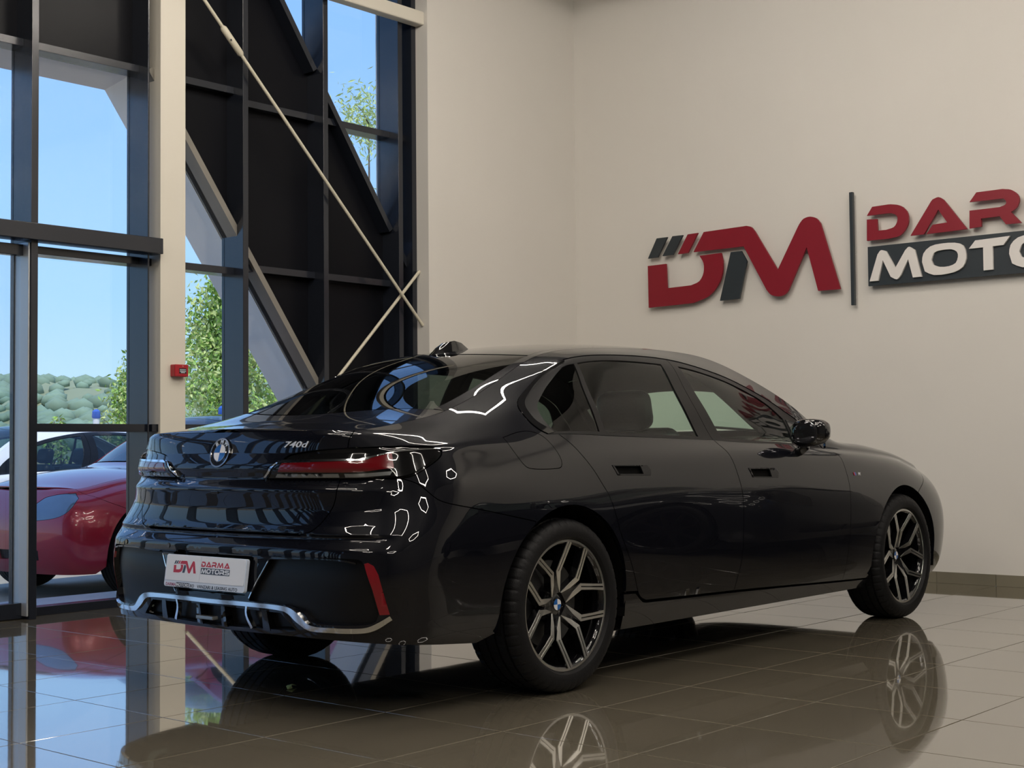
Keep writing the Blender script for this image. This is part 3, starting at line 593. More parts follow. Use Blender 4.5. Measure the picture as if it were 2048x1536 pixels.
# ------------------------------------------------------------------ wheels (outward = -Y)
def lathe(prof, n, mod=None):
    v, f = [], []
    for k in range(n):
        a = 2*PI*k/n
        for j, (r, y) in enumerate(prof):
            rr = r - (mod(k, j) if mod else 0); v.append((rr*math.sin(a), y, rr*math.cos(a)))
    m = len(prof)
    for k in range(n):
        for j in range(m-1): f.append((k*m+j, ((k+1) % n)*m+j, ((k+1) % n)*m+j+1, k*m+j+1))
    return v, f
def make_wheel(width, rot, full=True, wm=None):
    R = .366; h = width/2
    pr = [(.276, -h+.034), (.2795, -h+.016), (.288, -h+.005), (.305, -h+.0), (.325, -h+.001), (.342, -h+.007), (.353, -h+.016), (.3605, -h+.028)]
    gs = [(-.56*h), (-.19*h), (.19*h), (.56*h)]
    tr = [(.364, -h+.040)]
    for g in gs: tr += [(.3660, g-.0065), (.3575, g-.0055), (.3575, g+.0055), (.3660, g+.0065)]
    tr += [(.364, h-.040)]
    prof = pr + tr + [(r, -y) for r, y in reversed(pr)]
    i0, i1 = 6, len(prof)-7
    def md(k, j):
        if not full: return 0
        y = prof[j][1]
        if 5 <= j <= 9 or len(prof)-10 <= j <= len(prof)-6: return .0045 if k % 6 == 0 else 0
        if i0 < j < i1 and prof[j][0] > .36: return .004 if (k + int(y*60)) % 12 == 3 else 0
        return 0
    v, f = lathe(prof, 288 if full else 48, md)
    tyre = pd('wheel', v, f, rubber, None, smooth=math.radians(28))
    # rim
    fy = -h+.022      # face plane of the rim edge
    rim = pd('rim', *lathe([(.262, h-.03), (.255, 0.), (.250, -h+.07), (.252, fy+.018), (.262, fy+.004), (.2765, fy), (.2785, fy+.003), (.2785, fy+.012), (.262, fy+.02)], 72 if full else 40), gloss_black, tyre, smooth=math.radians(40))
    pd('rim_flange', *lathe([(.2660, fy+.001), (.2668, fy-.0022), (.2762, fy-.0022), (.2775, fy+.0015)], 96 if full else 40), wm or alu, tyre, smooth=math.radians(40))
    dish = lambda r: fy + .058*max(0, 1-r/.268)**1.15
    if full:
        pd('brake_disc', *lathe([(.05, fy+.10), (.185, fy+.10), (.185, fy+.125), (.05, fy+.125)], 48), mat('brake_steel', (.16, .16, .16, 1), .4, .9, noise=.1), tyre)
        bm = bmesh.new()
        prism(bm, [(.185*math.cos(a)*s, .185*math.sin(a)*s) for s, aa in ((1.08, (2.2, 2.5, 2.8, 3.1, 3.4, 3.7)), (.62, (3.7, 3.4, 3.1, 2.8, 2.5, 2.2))) for a in aa], lambda a, b: Vector((a, fy+.075, b)), lambda a, b: Vector((a, fy+.14, b)))
        bm_obj('brake_caliper', bm, mat('caliper', (.05, .05, .055, 1), .4, .5, noise=.1), tyre)
    pd('barrel_back', *lathe([(.02, .02), (.255, .02)], 40), matt_black, tyre)
    # hub
    pd('hub', *lathe([(.0, fy+.052), (.036, fy+.052), (.048, fy+.058), (.078, fy+.060), (.084, fy+.09)], 40), gloss_black, tyre, smooth=math.radians(35))
    M = Matrix(((1, 0, 0, 0), (0, 0, -1, fy+.0505), (0, 1, 0, 0), (0, 0, 0, 1)))
    if full: emblem(tyre, M, .025, False, 'wheel_emblem')
    nY = 5
    if not full:
        for k in range(9):
            a = math.radians(rot)+2*PI*k/9; bm = bmesh.new(); c, s = math.cos(a), math.sin(a)
            P = lambda r, t, d: Vector((r*s+t*c, d, r*c-t*s))
            for (r0_, r1_, w0, w1) in ((.05, .27, .016, .010),):
                vs = [bm.verts.new(P(r, t*w, dish(r)+q)) for r, w in ((r0_, w0), (r1_, w1)) for t in (-1, 1) for q in (0, .03)]
                for q in ((0, 2, 6, 4), (0, 1, 5, 4), (2, 3, 7, 6), (1, 3, 7, 5)): bm.faces.new([vs[i] for i in q])
            bm_obj('spoke', bm, wm or alu, tyre)
        return tyre
    for k in range(nY):
        c0 = math.radians(rot + 72*k); bm = bmesh.new(); bf = bmesh.new()
        for s in (-1, 1):
            pol = lambda r, d: (r*math.sin(c0+s*math.radians(d)), r*math.cos(c0+s*math.radians(d)))
            ctl = [(.048, 15), (.095, 9.0), (.146, 8.6), None, (.2675, 23.4)]
            pts = [Vector(pol(*q)) if q else None for q in ctl]; pts[3] = (pts[2]+pts[4])/2; rad = [p.length for p in pts]
            # body: tapered bar following the arm, with depth
            def strip(b, lo, hi, z0, z1, i0_=0, i1_=4):
                rows = []
                for i in range(i0_, i1_+1):
                    t = (pts[min(i+1, 4)]-pts[max(i-1, 0)]).normalized(); n = Vector((t.y, -t.x))*s   # towards the outside of the Y
                    L = lo[i] if isinstance(lo, list) else lo; H = hi[i] if isinstance(hi, list) else hi
                    y = dish(rad[i])
                    rows.append([b.verts.new((p.x, y+z, p.y)) for p, z in ((pts[i]+n*L, z1), (pts[i]+n*L, z0), (pts[i]+n*H, z0), (pts[i]+n*H, z1))])
                for a_, b_ in zip(rows, rows[1:]):
                    for j in range(4): b.faces.new((a_[j], a_[(j+1) % 4], b_[(j+1) % 4], b_[j]))
                b.faces.new(rows[0]); b.faces.new(rows[-1])
            w = [.020, .018, .0155, .0150, .0155]
            strip(bm, [-x for x in w], w, -.0005, .036)
            # machined faces: two thin bands outside the knee, one wide wedge inside it
            strip(bf, [.0030]*5, [.0, .0, .0140, .0125, .0150], -.0030, .001, 2, 4)
            strip(bf, [-.0150, -.015, -.0140, -.0125, -.0130], [-.0030]*5, -.0030, .001, 2, 4)
            strip(bf, [.013, -.002, -.0140, 0, 0], [.0155, .0170, .0140, 0, 0], -.0030, .001, 0, 2)
        sp = bm_obj('spoke', bm, gloss_black, tyre); f_ = bm_obj('machined_face', bf, alu, tyre)
    for k in range(5):
        a = math.radians(rot+36+72*k); bm = bmesh.new(); tube(bm, [(.056*math.sin(a), fy+.053, .056*math.cos(a)), (.056*math.sin(a), fy+.062, .056*math.cos(a))], .011, 12)
        bm_obj('wheel_bolt', bm, satin_black, tyre)
    return tyre

# ------------------------------------------------------------------ assemble the showroom car
car = tag(empty('saloon_car'), 'long glossy black saloon with five-spoke wheels parked on the polished tiles', 'car')
build_body(car, dict(paint=paint, frame=satin_black, glass=car_glass, qglass=glass('quarter_glass_blind', (.16, .19, .175, 1), 1.0), rglass=rear_glass_m, wglass=glass('windscreen', (.76, .90, .82, 1), 1.0)))
wr_, wf_ = make_wheel(.285, 54.3-72), make_wheel(.255, .4)
for w, x, y, src in ((wr_, 0, -.826, None), (wf_, 3.215, -.842, None), (None, 0, .826, wr_), (None, 3.215, .842, wf_)):
    if src is not None: w = copy_tree(src, car); w.rotation_euler = (0, 0, PI)
    w.parent = car; w.location = (x, y, .366)
# rear end: gloss inserts, plate, chrome, reflectors, badge
lp = lambda pts: [[pts[i], pts[(i+1) % len(pts)]] for i in range(len(pts))]
panel('bumper_insert', [TR['recess']+[TR['recess'][0]]], satin_black, car, off=-.024, gap=-.004, skirt=.004, dr=.1)
panel('plate_recess', [[(U_C, 2.2), (-1.80, 2.2)], [(-1.80, 2.2), (-1.75, 3.4)], [(-1.75, 3.4), (-1.79, 3.5)], [(-1.79, 3.5), (U_C, 3.5)]], gloss_black, car, off=-.028, gap=0, skirt=.004, sym=U_C, dr=.1)
panel('diffuser', [[(U_C, 1.95), (-1.58, 1.88)], [(-1.58, 1.88), (-1.49, 1.3)], [(-1.49, 1.3), (U_C, 1.2)]], satin_black, car, off=-.030, gap=0, skirt=.004, sym=U_C, dr=.1)
def ribbon(name, ctl, w, m, off, skirt, parent=car, side=(1, -1), sym=None):
    c = np.array(catmull(ctl, 6)); P = evalA(c)[0]; up_, dn = [], []
    for i in range(len(c)):
        t = P[min(i+1, len(c)-1)]-P[max(i-1, 0)]; e = .01; Xu = (evalA([c[i]+[e, 0]])[0][0]-P[i])/e; Xr = (evalA([c[i]+[0, .05]])[0][0]-P[i])/.05
        tu, tr_ = t@Xu/(Xu@Xu), t@Xr/(Xr@Xr); su, sr = np.linalg.norm(Xu), np.linalg.norm(Xr)
        d = np.array([-tr_*sr, tu*su]); d /= np.linalg.norm(d)+1e-9; ww = np.interp(i/(len(c)-1), np.linspace(0, 1, len(w)), w)
        q = np.array([d[0]/su, d[1]/sr])*ww; up_.append(tuple(c[i]+q)); dn.append(tuple(c[i]-q))
    if sym is not None: up_[0] = (sym, up_[0][1]); dn[0] = (sym, dn[0][1])
    return panel(name, [up_, [up_[-1], dn[-1]], rev(dn), [dn[0], up_[0]]], m, parent, off=off, gap=0, skirt=skirt, dr=.06, du=.02, sides=side, sym=sym)
ribbon('chrome_strip', [(U_C, 2.04), (-1.80, 2.05), (-1.60, 2.03), (-1.525, 1.95), (-1.465, 1.68), (-1.41, 1.47), (-1.30, 1.44), (-1.16, 1.46), (-1.10, 1.57), (-1.035, 1.86)], [.0085, .0085, .009, .011, .016, .012, .0095, .0095, .0095, .0105, .009], chrome_m, .010, .026, sym=U_C)
for s, o in zip((1, -1), ribbon('chrome_edge', [(-1.795, 2.05), (-1.80, 1.7), (-1.77, 1.28)], [.005, .005, .007], chrome_m, .006, .02)): pass
ribbon('strut_edge', [(-1.785, 2.22), (-1.735, 2.75), (-1.672, 3.34)], [.0022], chrome_m, .002, .006)
ribbon('recess_lip', [(-1.655, 3.40), (-1.58, 3.42), (-1.40, 3.45), (-1.25, 3.42), (-1.19, 3.36)], [.003], gloss_black, .006, .012)
panel('rear_reflector', lp(TR['refl']), reflector_red, car, off=.001, gap=0, skirt=.01, dr=.1)
for u_ in (-1.96,):
    for s, o in zip((1, -1), panel('diffuser_fin', [[(u_-.012, 1.9), (u_+.012, 1.9)], [(u_+.012, 1.9), (u_+.02, 1.22)], [(u_+.02, 1.22), (u_-.02, 1.22)], [(u_-.02, 1.22), (u_-.012, 1.9)]], gloss_black, car, off=.004, gap=0, skirt=.04, dr=.1)): pass
panel('diffuser_fin', [[(-1.70, 1.9), (-1.67, 1.9)], [(-1.67, 1.9), (-1.655, 1.24)], [(-1.655, 1.24), (-1.70, 1.24)], [(-1.70, 1.24), (-1.70, 1.9)]], gloss_black, car, off=.002, gap=0, skirt=.04, dr=.1)
o = box('fog_lamp', -1.158, -1.13, -.055, .055, .352, .366, clear_strip, car, .003)
for u_ in (-1.72, -1.33):
    r_ = 3.57
    for sd in (1, -1):
        bm = bmesh.new(); bmesh.ops.create_cone(bm, cap_ends=True, segments=20, radius1=.011, radius2=.010, depth=.004); q = bm_obj('parking_sensor', bm, gloss_black, car); q.matrix_local = onA(u_, r_, sd, .001)
emblem(car, onA(U_C, rofz(U_C, 1.0215), 1, .004), .062)
b = text('model_badge', '740d', .034, badge_m, car, .0015, shear=.25, sx=1.75); b.matrix_local = onA(-1.50, rofz(-1.50, 1.053), -1, .003) @ Matrix.Translation((0, -.011, 0))
bm = bmesh.new(); bx(bm, -.022, .022, -.006, .006, -.004, .0, .002)
cb = bm_obj('trunk_button', bm, gloss_black, car); cb.matrix_local = onA(U_C, rofz(U_C, .862), 1, .003)
# M badge on the fender
for k, (m_, x0) in enumerate(((mat('badge_blue', (.03, .10, .45, 1), .3, noise=.02), 0), (mat('badge_violet', (.08, .03, .22, 1), .3, noise=.02), .008), (mat('badge_red', (.5, .02, .03, 1), .3, noise=.02), .016))):
    for sd in (-1, 1):
        bm = bmesh.new(); prism(bm, [(x0*sd, -.009), ((x0+.008)*sd, -.009), ((x0+.012)*sd, .009), ((x0+.004)*sd, .009)], lambda a, b: Vector((a, b, 0)), lambda a, b: Vector((a, b, .002)))
        q = bm_obj('badge_stripe', bm, m_, car); q.matrix_local = onA(2.62, 5.66, sd, .001)
for sd in (-1, 1):
    t = text('fender_badge', 'M', .026, badge_m, car, .001, shear=.2, sx=1.3); t.matrix_local = onA(2.655, 5.66, sd, .001) @ Matrix.Translation((0.006, -.009, 0))
# mirrors
for sd in (-1, 1):
    # housing: rounded wedge, flat at the back where the glass sits; sections across the car (y), each a rounded outline in x-z
    secs = [(-.130, .030, .030, .000, -.006), (-.118, .060, .052, .000, -.004), (-.085, .078, .068, .0, 0), (-.03, .088, .074, .0, .0), (.03, .086, .072, .0, .002), (.08, .074, .062, .004, .006), (.112, .052, .042, .010, .010), (.124, .026, .018, .014, .012)]
    rows, n = [], 28; V, Fq = [], []
    for y, a_, h_, ox, oz in secs:
        for k in range(n):
            t = 2*PI*k/n; cx_, sz_ = math.cos(t), math.sin(t); cx_ = math.copysign(abs(cx_)**.6, cx_); sz_ = math.copysign(abs(sz_)**.75, sz_)
            V.append((ox+(a_ if cx_ > 0 else a_*.62)*cx_, y*sd, oz+h_*sz_))
    for i in range(len(secs)-1):
        for k in range(n): Fq.append((i*n+k, i*n+(k+1) % n, (i+1)*n+(k+1) % n, (i+1)*n+k))
    Fq += [tuple(range(n)), tuple(range((len(secs)-1)*n, len(secs)*n))]
    if sd < 0: Fq = [q[::-1] for q in Fq]
    me_ = bmesh.new(); vv = [me_.verts.new(p) for p in V]; [me_.faces.new([vv[i] for i in q]) for q in Fq]
    mh = bm_obj('door_mirror', me_, gloss_black, car, smooth=math.radians(60)); mh.location = (1.985, sd*1.020, 1.093); mh.scale = (1, .78, 1)
    bm = bmesh.new(); bmesh.ops.create_uvsphere(bm, u_segments=24, v_segments=12, radius=1)
    for v in bm.verts: v.co = Vector((v.co.x*.004-.053, math.copysign(abs(v.co.y)**.8, v.co.y)*.090, math.copysign(abs(v.co.z)**.8, v.co.z)*.056))
    bm_obj('mirror_glass', bm, mat('mirror_silver', (.10, .10, .11, 1), .04, .9, noise=.01), mh)
    bm = bmesh.new(); tube(bm, [(.05, -.16*sd, -.105), (.03, -.10*sd, -.095), (.02, -.05*sd, -.06)], [.026, .026, .034], 12); bm_obj('mirror_foot', bm, gloss_black, mh, smooth=True)
    bm = bmesh.new(); tube(bm, [(.080, -.10*sd, .012), (.088, -.03*sd, .012), (.087, .03*sd, .013), (.077, .08*sd, .016), (.055, .112*sd, .018)], .0025, 6); bm_obj('indicator_strip', bm, clear_strip, mh)
# sail panel behind the mirror
panel('sail_panel', [[(2.10, 8.0), (2.10, 9.2), (2.10, 10.15)], [(2.10, 10.15), (2.20, 10.2), (2.28, 9.6), (2.36, 8.0)], [(2.36, 8.0), (2.10, 8.0)]], gloss_black, car, off=.003, gap=0, skirt=.01)
# shark-fin aerial
V = []
for x, w, z in ((.175, .028, 0), (.21, .034, .028), (.26, .030, .046), (.33, .026, .050), (.385, .014, .034), (.43, .006, .004)):
    zb_ = float(B([x], [0])[0][2]); V.append([(x, -w-.01, zb_-.01), (x, -w*.6, zb_+z*.6), (x, -w*.22, zb_+z), (x, w*.22, zb_+z), (x, w*.6, zb_+z*.6), (x, w+.01, zb_-.01)])
vs = [p for r in V for p in r]; fs = [(i*6+j, i*6+j+1, (i+1)*6+j+1, (i+1)*6+j) for i in range(5) for j in range(5)]+[(0, 1, 2, 3, 4, 5), tuple(range(30, 36))]
pd('roof_aerial', vs, fs, gloss_black, car, smooth=math.radians(50))
# wipers
bm = bmesh.new(); tube(bm, [(2.78, -.62, 1.075), (2.70, -.35, 1.11), (2.66, .0, 1.14)], .008, 6); tube(bm, [(2.82, .15, 1.075), (2.74, .4, 1.09), (2.70, .62, 1.08)], .008, 6); bm_obj('wiper', bm, satin_black, car)
# licence plate: holder, white sheet, logo and lettering (flat print)
pl_n = Vector((-.99, 0, .14)).normalized(); pcx, pcz = -1.150, .5385
xv = Vector((0, -1, 0)); yv = pl_n.cross(xv)
PM = Matrix(((xv.x, yv.x, pl_n.x, pcx), (xv.y, yv.y, pl_n.y, .008), (xv.z, yv.z, pl_n.z, pcz), (0, 0, 0, 1)))
def rrect(w, h, r, n=5):
    o = []
    for cx, cy, a0 in ((w-r, h-r, 0), (-w+r, h-r, 90), (-w+r, -h+r, 180), (w-r, -h+r, 270)):
        for k in range(n): a = math.radians(a0+90*k/(n-1)); o.append((cx+r*math.cos(a), cy+r*math.sin(a)))
    return o
bm = bmesh.new(); prism(bm, rrect(.262, .0665, .012), lambda a, b: Vector((a, b, -.014)), lambda a, b: Vector((a, b, 0))); plate = bm_obj('licence_plate', bm, white_plate, car); plate.matrix_local = PM
bm = bmesh.new(); prism(bm, rrect(.256, .0525, .008), lambda a, b: Vector((a, b+.012, 0)), lambda a, b: Vector((a, b+.012, .0015))); bm_obj('plate_sheet', bm, white_print, plate)

# ------------------------------------------------------------------ the room
wallp = mat('beige_wall_paint', (.68, .655, .61, 1), .75, 0, .3, noise=.03, nscale=1.5, bump=.02, bscale=200)
colp = mat('column_paint', (.68, .645, .56, 1), .45, 0, .4, noise=.02, nscale=3)
tilem = mat('polished_floor_tile', (.165, .145, .108, 1), .05, 0, .6, .9, .02, 1.7, noise=.16, nscale=2.2, var=.06, bump=.03, bscale=6.0)
grout = mat('floor_grout', (.30, .27, .23, 1), .6, noise=.1)
basem = mat('baseboard_tile', (.20, .18, .13, 1), .25, 0, .5, noise=.18, nscale=3, var=.08)
ceilm = mat('ceiling_panel', (.05, .05, .05, 1), .9, noise=.05)
dark = mat('anthracite_profile', (.014, .017, .025, 1), .20, .1, .65, noise=.08, nscale=4)
cladm = mat('anthracite_cladding', (.006, .0065, .009, 1), .30, 0, .10, noise=.10, nscale=2)
gasket = mat('black_gasket', (.006, .006, .008, 1), .5, noise=.1)
sheen_grey = mat('mullion_sheen_grey', (.42, .44, .46, 1), .35, .4, .5, noise=.04)  # light grey carrying the reflection seen on the mullion's side face
pane_m = glass('window_glass', (.97, .985, .99, 1), 1.0)
TX0, TY0, TS = -.7817, -1.2663, .6093
XW, YG, YW = 5.31, 3.475, 3.13
# floor: slab of grout, single tiles where the photograph shows them, the rest joined
floor = box('floor', -14, XW, -12, YG+.05, -.2, -.004, grout); tag(floor, 'polished beige square floor tiles mirroring the parked saloon', 'floor', kind='structure')
g = .0022
def tile_mesh():
    bm = bmesh.new(); h = TS/2-g; bx(bm, -h, h, -h, h, -.012, 0, .0012); me = bpy.data.meshes.new('tile'); bmesh.ops.recalc_face_normals(bm, faces=bm.faces); bm.to_mesh(me); bm.free(); me.materials.append(tilem); return me
tmesh = tile_mesh(); cells = []
for i in range(-22, 12):
    for j in range(-18, 9):
        cx, cy = TX0+(i+.5)*TS, TY0+(j+.5)*TS
        if cx-TS/2 > XW-.01 or cy-TS/2 > YG or cx < -13.7 or cy < -11.7: continue
        d = Vector((cx, cy, 0))-cam.location; z = d.dot(fw)
        if z > .4:
            px, py = 1024+F*d.dot(rt)/z, 768-F*d.dot(up)/z
            vis = -260 < px < 2300 and py < 1760 and z < 13
        else: vis = False
        cells.append((not vis, z, cx, cy))
cells.sort(); bmr = bmesh.new(); nt_ = 0
for off_, z, cx, cy in cells:
    whole = cx+TS/2 < XW and cy+TS/2 < YG
    if not off_ and whole and nt_ < 290:
        o = bpy.data.objects.new('tile', tmesh); COL.objects.link(o); o.parent = floor; o.location = (cx, cy, 0)
        o.rotation_euler = (rng.normal(0, .0007), rng.normal(0, .0007), 0); nt_ += 1
    else: bx(bmr, cx-TS/2+g, min(cx+TS/2-g, XW), cy-TS/2+g, min(cy+TS/2-g, YG), -.012, 0)
tag(bm_obj('tile_field', bmr, tilem, floor), kind='stuff')
H = 6.2
tag(box('wall_right', XW, XW+.25, -12, YW+.3, 0, H, wallp), 'beige end wall carrying the red and grey raised sign', 'wall', kind='structure')
tag(box('wall_back', 3.41, XW, YW, YG+.25, 0, H, wallp), 'plain beige wall pier between the dark glazing and the sign wall', 'wall', kind='structure')
tag(box('wall_front', -14, XW+.25, -12.25, -12, 0, H, mat('dark_rear_wall', (.16, .155, .15, 1), .8, noise=.05)), 'grey wall opposite the glazing behind the camera', 'wall', kind='structure')
tag(box('wall_left', -14.25, -14, -12.25, YG+.2, 0, H, MATS['dark_rear_wall']), 'grey wall at the far left end of the hall', 'wall', kind='structure')
tag(box('ceiling', -14.25, XW+.25, -12.25, YG+.75, H, H+.3, ceilm), 'grey hall ceiling above the ring lamps', 'ceiling', kind='structure')
# baseboards made of single tiles
def baseboard(name, along, a0, a1, fixed, s, lab):
    e = tag(empty(name), lab, 'baseboard', kind='structure'); L = .447; bm = bmesh.new()
    k0 = math.floor((a0+.213)/L)
    a = -.213+k0*L
    while a < a1:
        u, v = max(a+.0015, a0), min(a+L-.0015, a1)
        if v > u+.01:
            if along == 'y': box('tile', fixed-.010, fixed, u, v, 0, .083, basem, e, .0015)
            else: box('tile', u, v, fixed-.010, fixed, 0, .083, basem, e, .0015)
        a += L
baseboard('baseboard_right', 'y', -6.5, YW-.011, XW, 1, 'low row of grey brown tiles along the foot of the sign wall')
baseboard('baseboard_back', 'x', 3.42, XW-.011, YW, 1, 'low tile skirting along the plain beige pier wall')
# glazed front: mullions, transoms, panes and cladding panels, each a piece
win = tag(empty('window_1'), 'tall dark framed glazing with a diagonal band of opaque cladding', 'window', kind='structure')
MX = [-12.8+.8*k for k in range(16)] + [0, .856, 1.655, 2.417, 3.209, 3.41]
MX = [round(x, 3) for x in MX if x < 3.5]; MX = sorted(set(MX))
ZT = [0.0, 1.18, 2.335, 3.53, 4.75, H]
D1 = lambda x, z: (x-2.081)+(z-4.381)*.70            # < 0 below the upper edge of the dark band
D2 = lambda x, z: -((x-.905)+(z-3.60)*.714)          # < 0 above the lower edge
def clip(P, f):
    o = []
    for i in range(len(P)):
        a, b = P[i], P[(i+1) % len(P)]; fa, fb_ = f(*a), f(*b)
        if fa <= 0: o.append(a)
        if fa*fb_ < 0: t = fa/(fa-fb_); o.append((a[0]+(b[0]-a[0])*t, a[1]+(b[1]-a[1])*t))
    return o
area = lambda P: abs(sum(P[i][0]*P[(i+1) % len(P)][1]-P[(i+1) % len(P)][0]*P[i][1] for i in range(len(P))))/2 if len(P) > 2 else 0
def plate_piece(name, P, y0, y1, m):
    if area(P) < .002: return
    bm = bmesh.new(); prism(bm, P, lambda a, b: Vector((a, y0, b)), lambda a, b: Vector((a, y1, b))); bm_obj(name, bm, m, win)
for i, x in enumerate(MX[:-1]):
    x1 = MX[i+1]
    if x > -12.5: box('mullion', x, x+(.012 if x == .856 else .048), 3.262, YG+.03, 0, H, dark, win, .002)
    if x < .9: zs = [0.0, 1.18, 2.30, 3.60, 4.75, H] if x > -.1 else [0, 2.30, 3.60, 4.75, H]
    else: zs = ZT
    for a, b in zip(zs, zs[1:]):
        P = [(x+.048, a), (x1, a), (x1, b), (x+.048, b)]
        if x1 <= 3.41:
            plate_piece('glass_pane', clip(P, lambda u, v: -D1(u, v)), YG-.006, YG+.006, pane_m)
            band = clip(clip(P, D1), D2)
            if x1 <= .91: band = clip(clip(P, D1), lambda u, v: 3.60-v)
            plate_piece('cladding_panel', band, YG-.03, YG+.02, cladm)
            low = clip(clip(P, D1), lambda u, v: v-3.60) if x1 <= .91 else clip(clip(P, D1), lambda u, v: -D2(u, v))
            plate_piece('glass_pane', low, YG-.006, YG+.006, pane_m)
    for z in zs[1:-1]:
        hgt = .05; y0 = 3.36 if z > 1.5 or x > 3 else 3.28
        if x1 > .8 and z < 1.5 and x > .9: y0 = 3.36
        box('transom', x+.048, x1, y0, YG+.03, z-hgt/2, z+hgt/2, dark, win, .0015)
    box('sill_profile', x+.048, x1, 3.40, YG+.03, 0, .055, dark, win, .0015)
# diagonal frame bars of the dark band
reveal = mat('reveal_bounce_grey', (.23, .215, .19, 1), .3, .1, .5, noise=.15, nscale=3)  # mid-grey stands in for bright surroundings mirrored in the dark bar
def dbar(f, name, p, q, w, m=None):
    a, b = Vector((p[0], 0, p[1])), Vector((q[0], 0, q[1])); d = (b-a).normalized(); n = Vector((d.z, 0, -d.x))*w
    bm = bmesh.new(); vs = [bm.verts.new(v+Vector((0, y, 0))) for v in (a, b, b+n, a+n) for y in (3.33, YG+.03)]
    for f_ in ((0, 2, 4, 6), (1, 3, 5, 7), (0, 1, 3, 2), (2, 3, 5, 4), (4, 5, 7, 6), (6, 7, 1, 0)): bm.faces.new([vs[i] for i in f_])
    bm_obj(name, bm, m or dark, win)
for x0, x1 in ((.95, 1.655), (1.703, 2.417), (2.465, 3.209), (3.257, 3.41)):
    zf = lambda x: 4.381-(x-2.081)/.70
    z0, z1 = min(zf(x0), H), zf(x1); x0_ = 2.081-(z0-4.381)*.70; dbar(0, 'diagonal_bar', (x0_, z0), (x1, z1), .045)
for x0, x1 in ((.905, 1.655), (1.703, 2.417), (2.465, 3.209)):
    zf = lambda x: 3.60-(x-.905)/.714
    dbar(0, 'diagonal_reveal', (x0, zf(x0)), (x1, zf(x1)), -.045, reveal)
box('head_rail', -13, .936, 3.20, 3.33, 2.338, 2.443, dark, win, .004)
box('wall_jamb', 3.36, 3.412, 3.262, YG+.03, 0, H, dark, win)
# sliding door leaf on the left
dr_ = tag(empty('door_1'), 'sliding glass door leaf in a dark frame at the left edge', 'door', kind='structure')
box('mullion_sheen_sheet', -.014, -.002, 3.270, 3.455, .02, 2.33, sheen_grey, dr_, .003); box('jamb_edge', -.022, -.014, 3.425, 3.452, .02, 2.33, dark, dr_, .001); box('door_stile', -1.2, -1.14, 3.33, 3.39, .10, 2.25, dark, dr_, .002)  # pale sheet added over the mullion side, reflection put into its colour
box('door_rail', -1.2, .09, 3.33, 3.39, .004, .10, dark, dr_, .003); box('door_rail', -1.2, .09, 3.33, 3.39, 2.25, 2.32, dark, dr_, .003)
box('glass_pane', -1.14, -.018, 3.356, 3.364, .10, 2.25, pane_m, dr_)
# steel columns, tube beam, bracing rods
colm = tag(empty('steel_column'), 'cream painted steel column with a red call point on its face', 'column', kind='structure')
bm = bmesh.new(); prism(bm, [(.948, 3.25), (1.150, 3.25), (1.150, 3.268), (1.147, 3.268), (1.147, 3.41), (.954, 3.41), (.954, 3.268), (.948, 3.268)], lambda a, b: Vector((a, b, 0)), lambda a, b: Vector((a, b, H)))
bm_obj('column_section', bm, colp, colm)
bt = tag(empty('ceiling_beam'), 'cream square tube beam high between the column and the pier', 'beam', kind='structure')
bm = bmesh.new(); bx(bm, 1.15, 3.41, 3.16, 3.26, 4.42, 4.53, .012); bm_obj('tube_section', bm, colp, bt)
rodm = mat('cream_rod_paint', (.62, .58, .46, 1), .4, noise=.03)
def rod(name, a, b, lab, turn=None):
    t = tag(empty(name), lab, 'rod', 'cream bracing rods crossing before the dark cladding'); a, b = Vector(a), Vector(b); bm = bmesh.new(); tube(bm, [a, b], .0125, 12); bm_obj('rod_bar', bm, rodm, t, smooth=math.radians(40))
    if turn:
        d = (b-a).normalized(); c = a+(b-a)*turn; bm = bmesh.new(); tube(bm, [c-d*.12, c-d*.105, c+d*.105, c+d*.12], [.016, .024, .024, .016], 14); bm_obj('turnbuckle', bm, rodm, t, smooth=math.radians(40))
        bm = bmesh.new(); tube(bm, [c+Vector((-.028, -.024, 0)), c+Vector((.0, .0, 0))], .006, 8); bm_obj('turnbuckle_hole', bm, gasket, t)
    return t
sl = (1.989-4.137)/(3.425-1.27)
ra = (3.41, 3.20, 2.003); rb_ = (1.0, 3.20, 2.003+sl*(1.0-3.41)); L_ = (1.51-3.41)/(1.0-3.41)
rod('brace_rod', ra, rb_, 'thin cream rod falling from upper left to the pier, with a thick turnbuckle', L_)
rod('brace_rod', (3.41, 3.235, 2.44), (1.15, 3.235, 2.44-(3.43-2.612+1.45)*.99), 'thin cream rod rising to the right from behind the car roof to the pier')
# red call point on the column
fa = tag(empty('call_point'), 'small red square fire alarm call point on the cream column', 'alarm')
redp = mat('alarm_red', (.36, .01, .02, 1), .3, 0, .5, noise=.04)
box('housing', 1.026, 1.136, 3.195, 3.25, 1.524, 1.606, redp, fa, .006); box('window', 1.060, 1.118, 3.1925, 3.198, 1.545, 1.580, mat('alarm_window', (.02, .02, .028, 1), .1, noise=.05), fa, .001)
for k, z in enumerate((1.568, 1.558, 1.549)): box('label_line', 1.064+.008*(k == 2), 1.112-.008*(k == 2), 3.1915, 3.1925, z, z+.0035, white_print, fa)
bm = bmesh.new(); bmesh.ops.create_icosphere(bm, subdivisions=2, radius=.006); q = bm_obj('indicator_lamp', bm, mat('alarm_lamp', (.6, .2, .2, 1), .3, noise=.02), fa, smooth=True); q.location = (1.088, 3.194, 1.593)
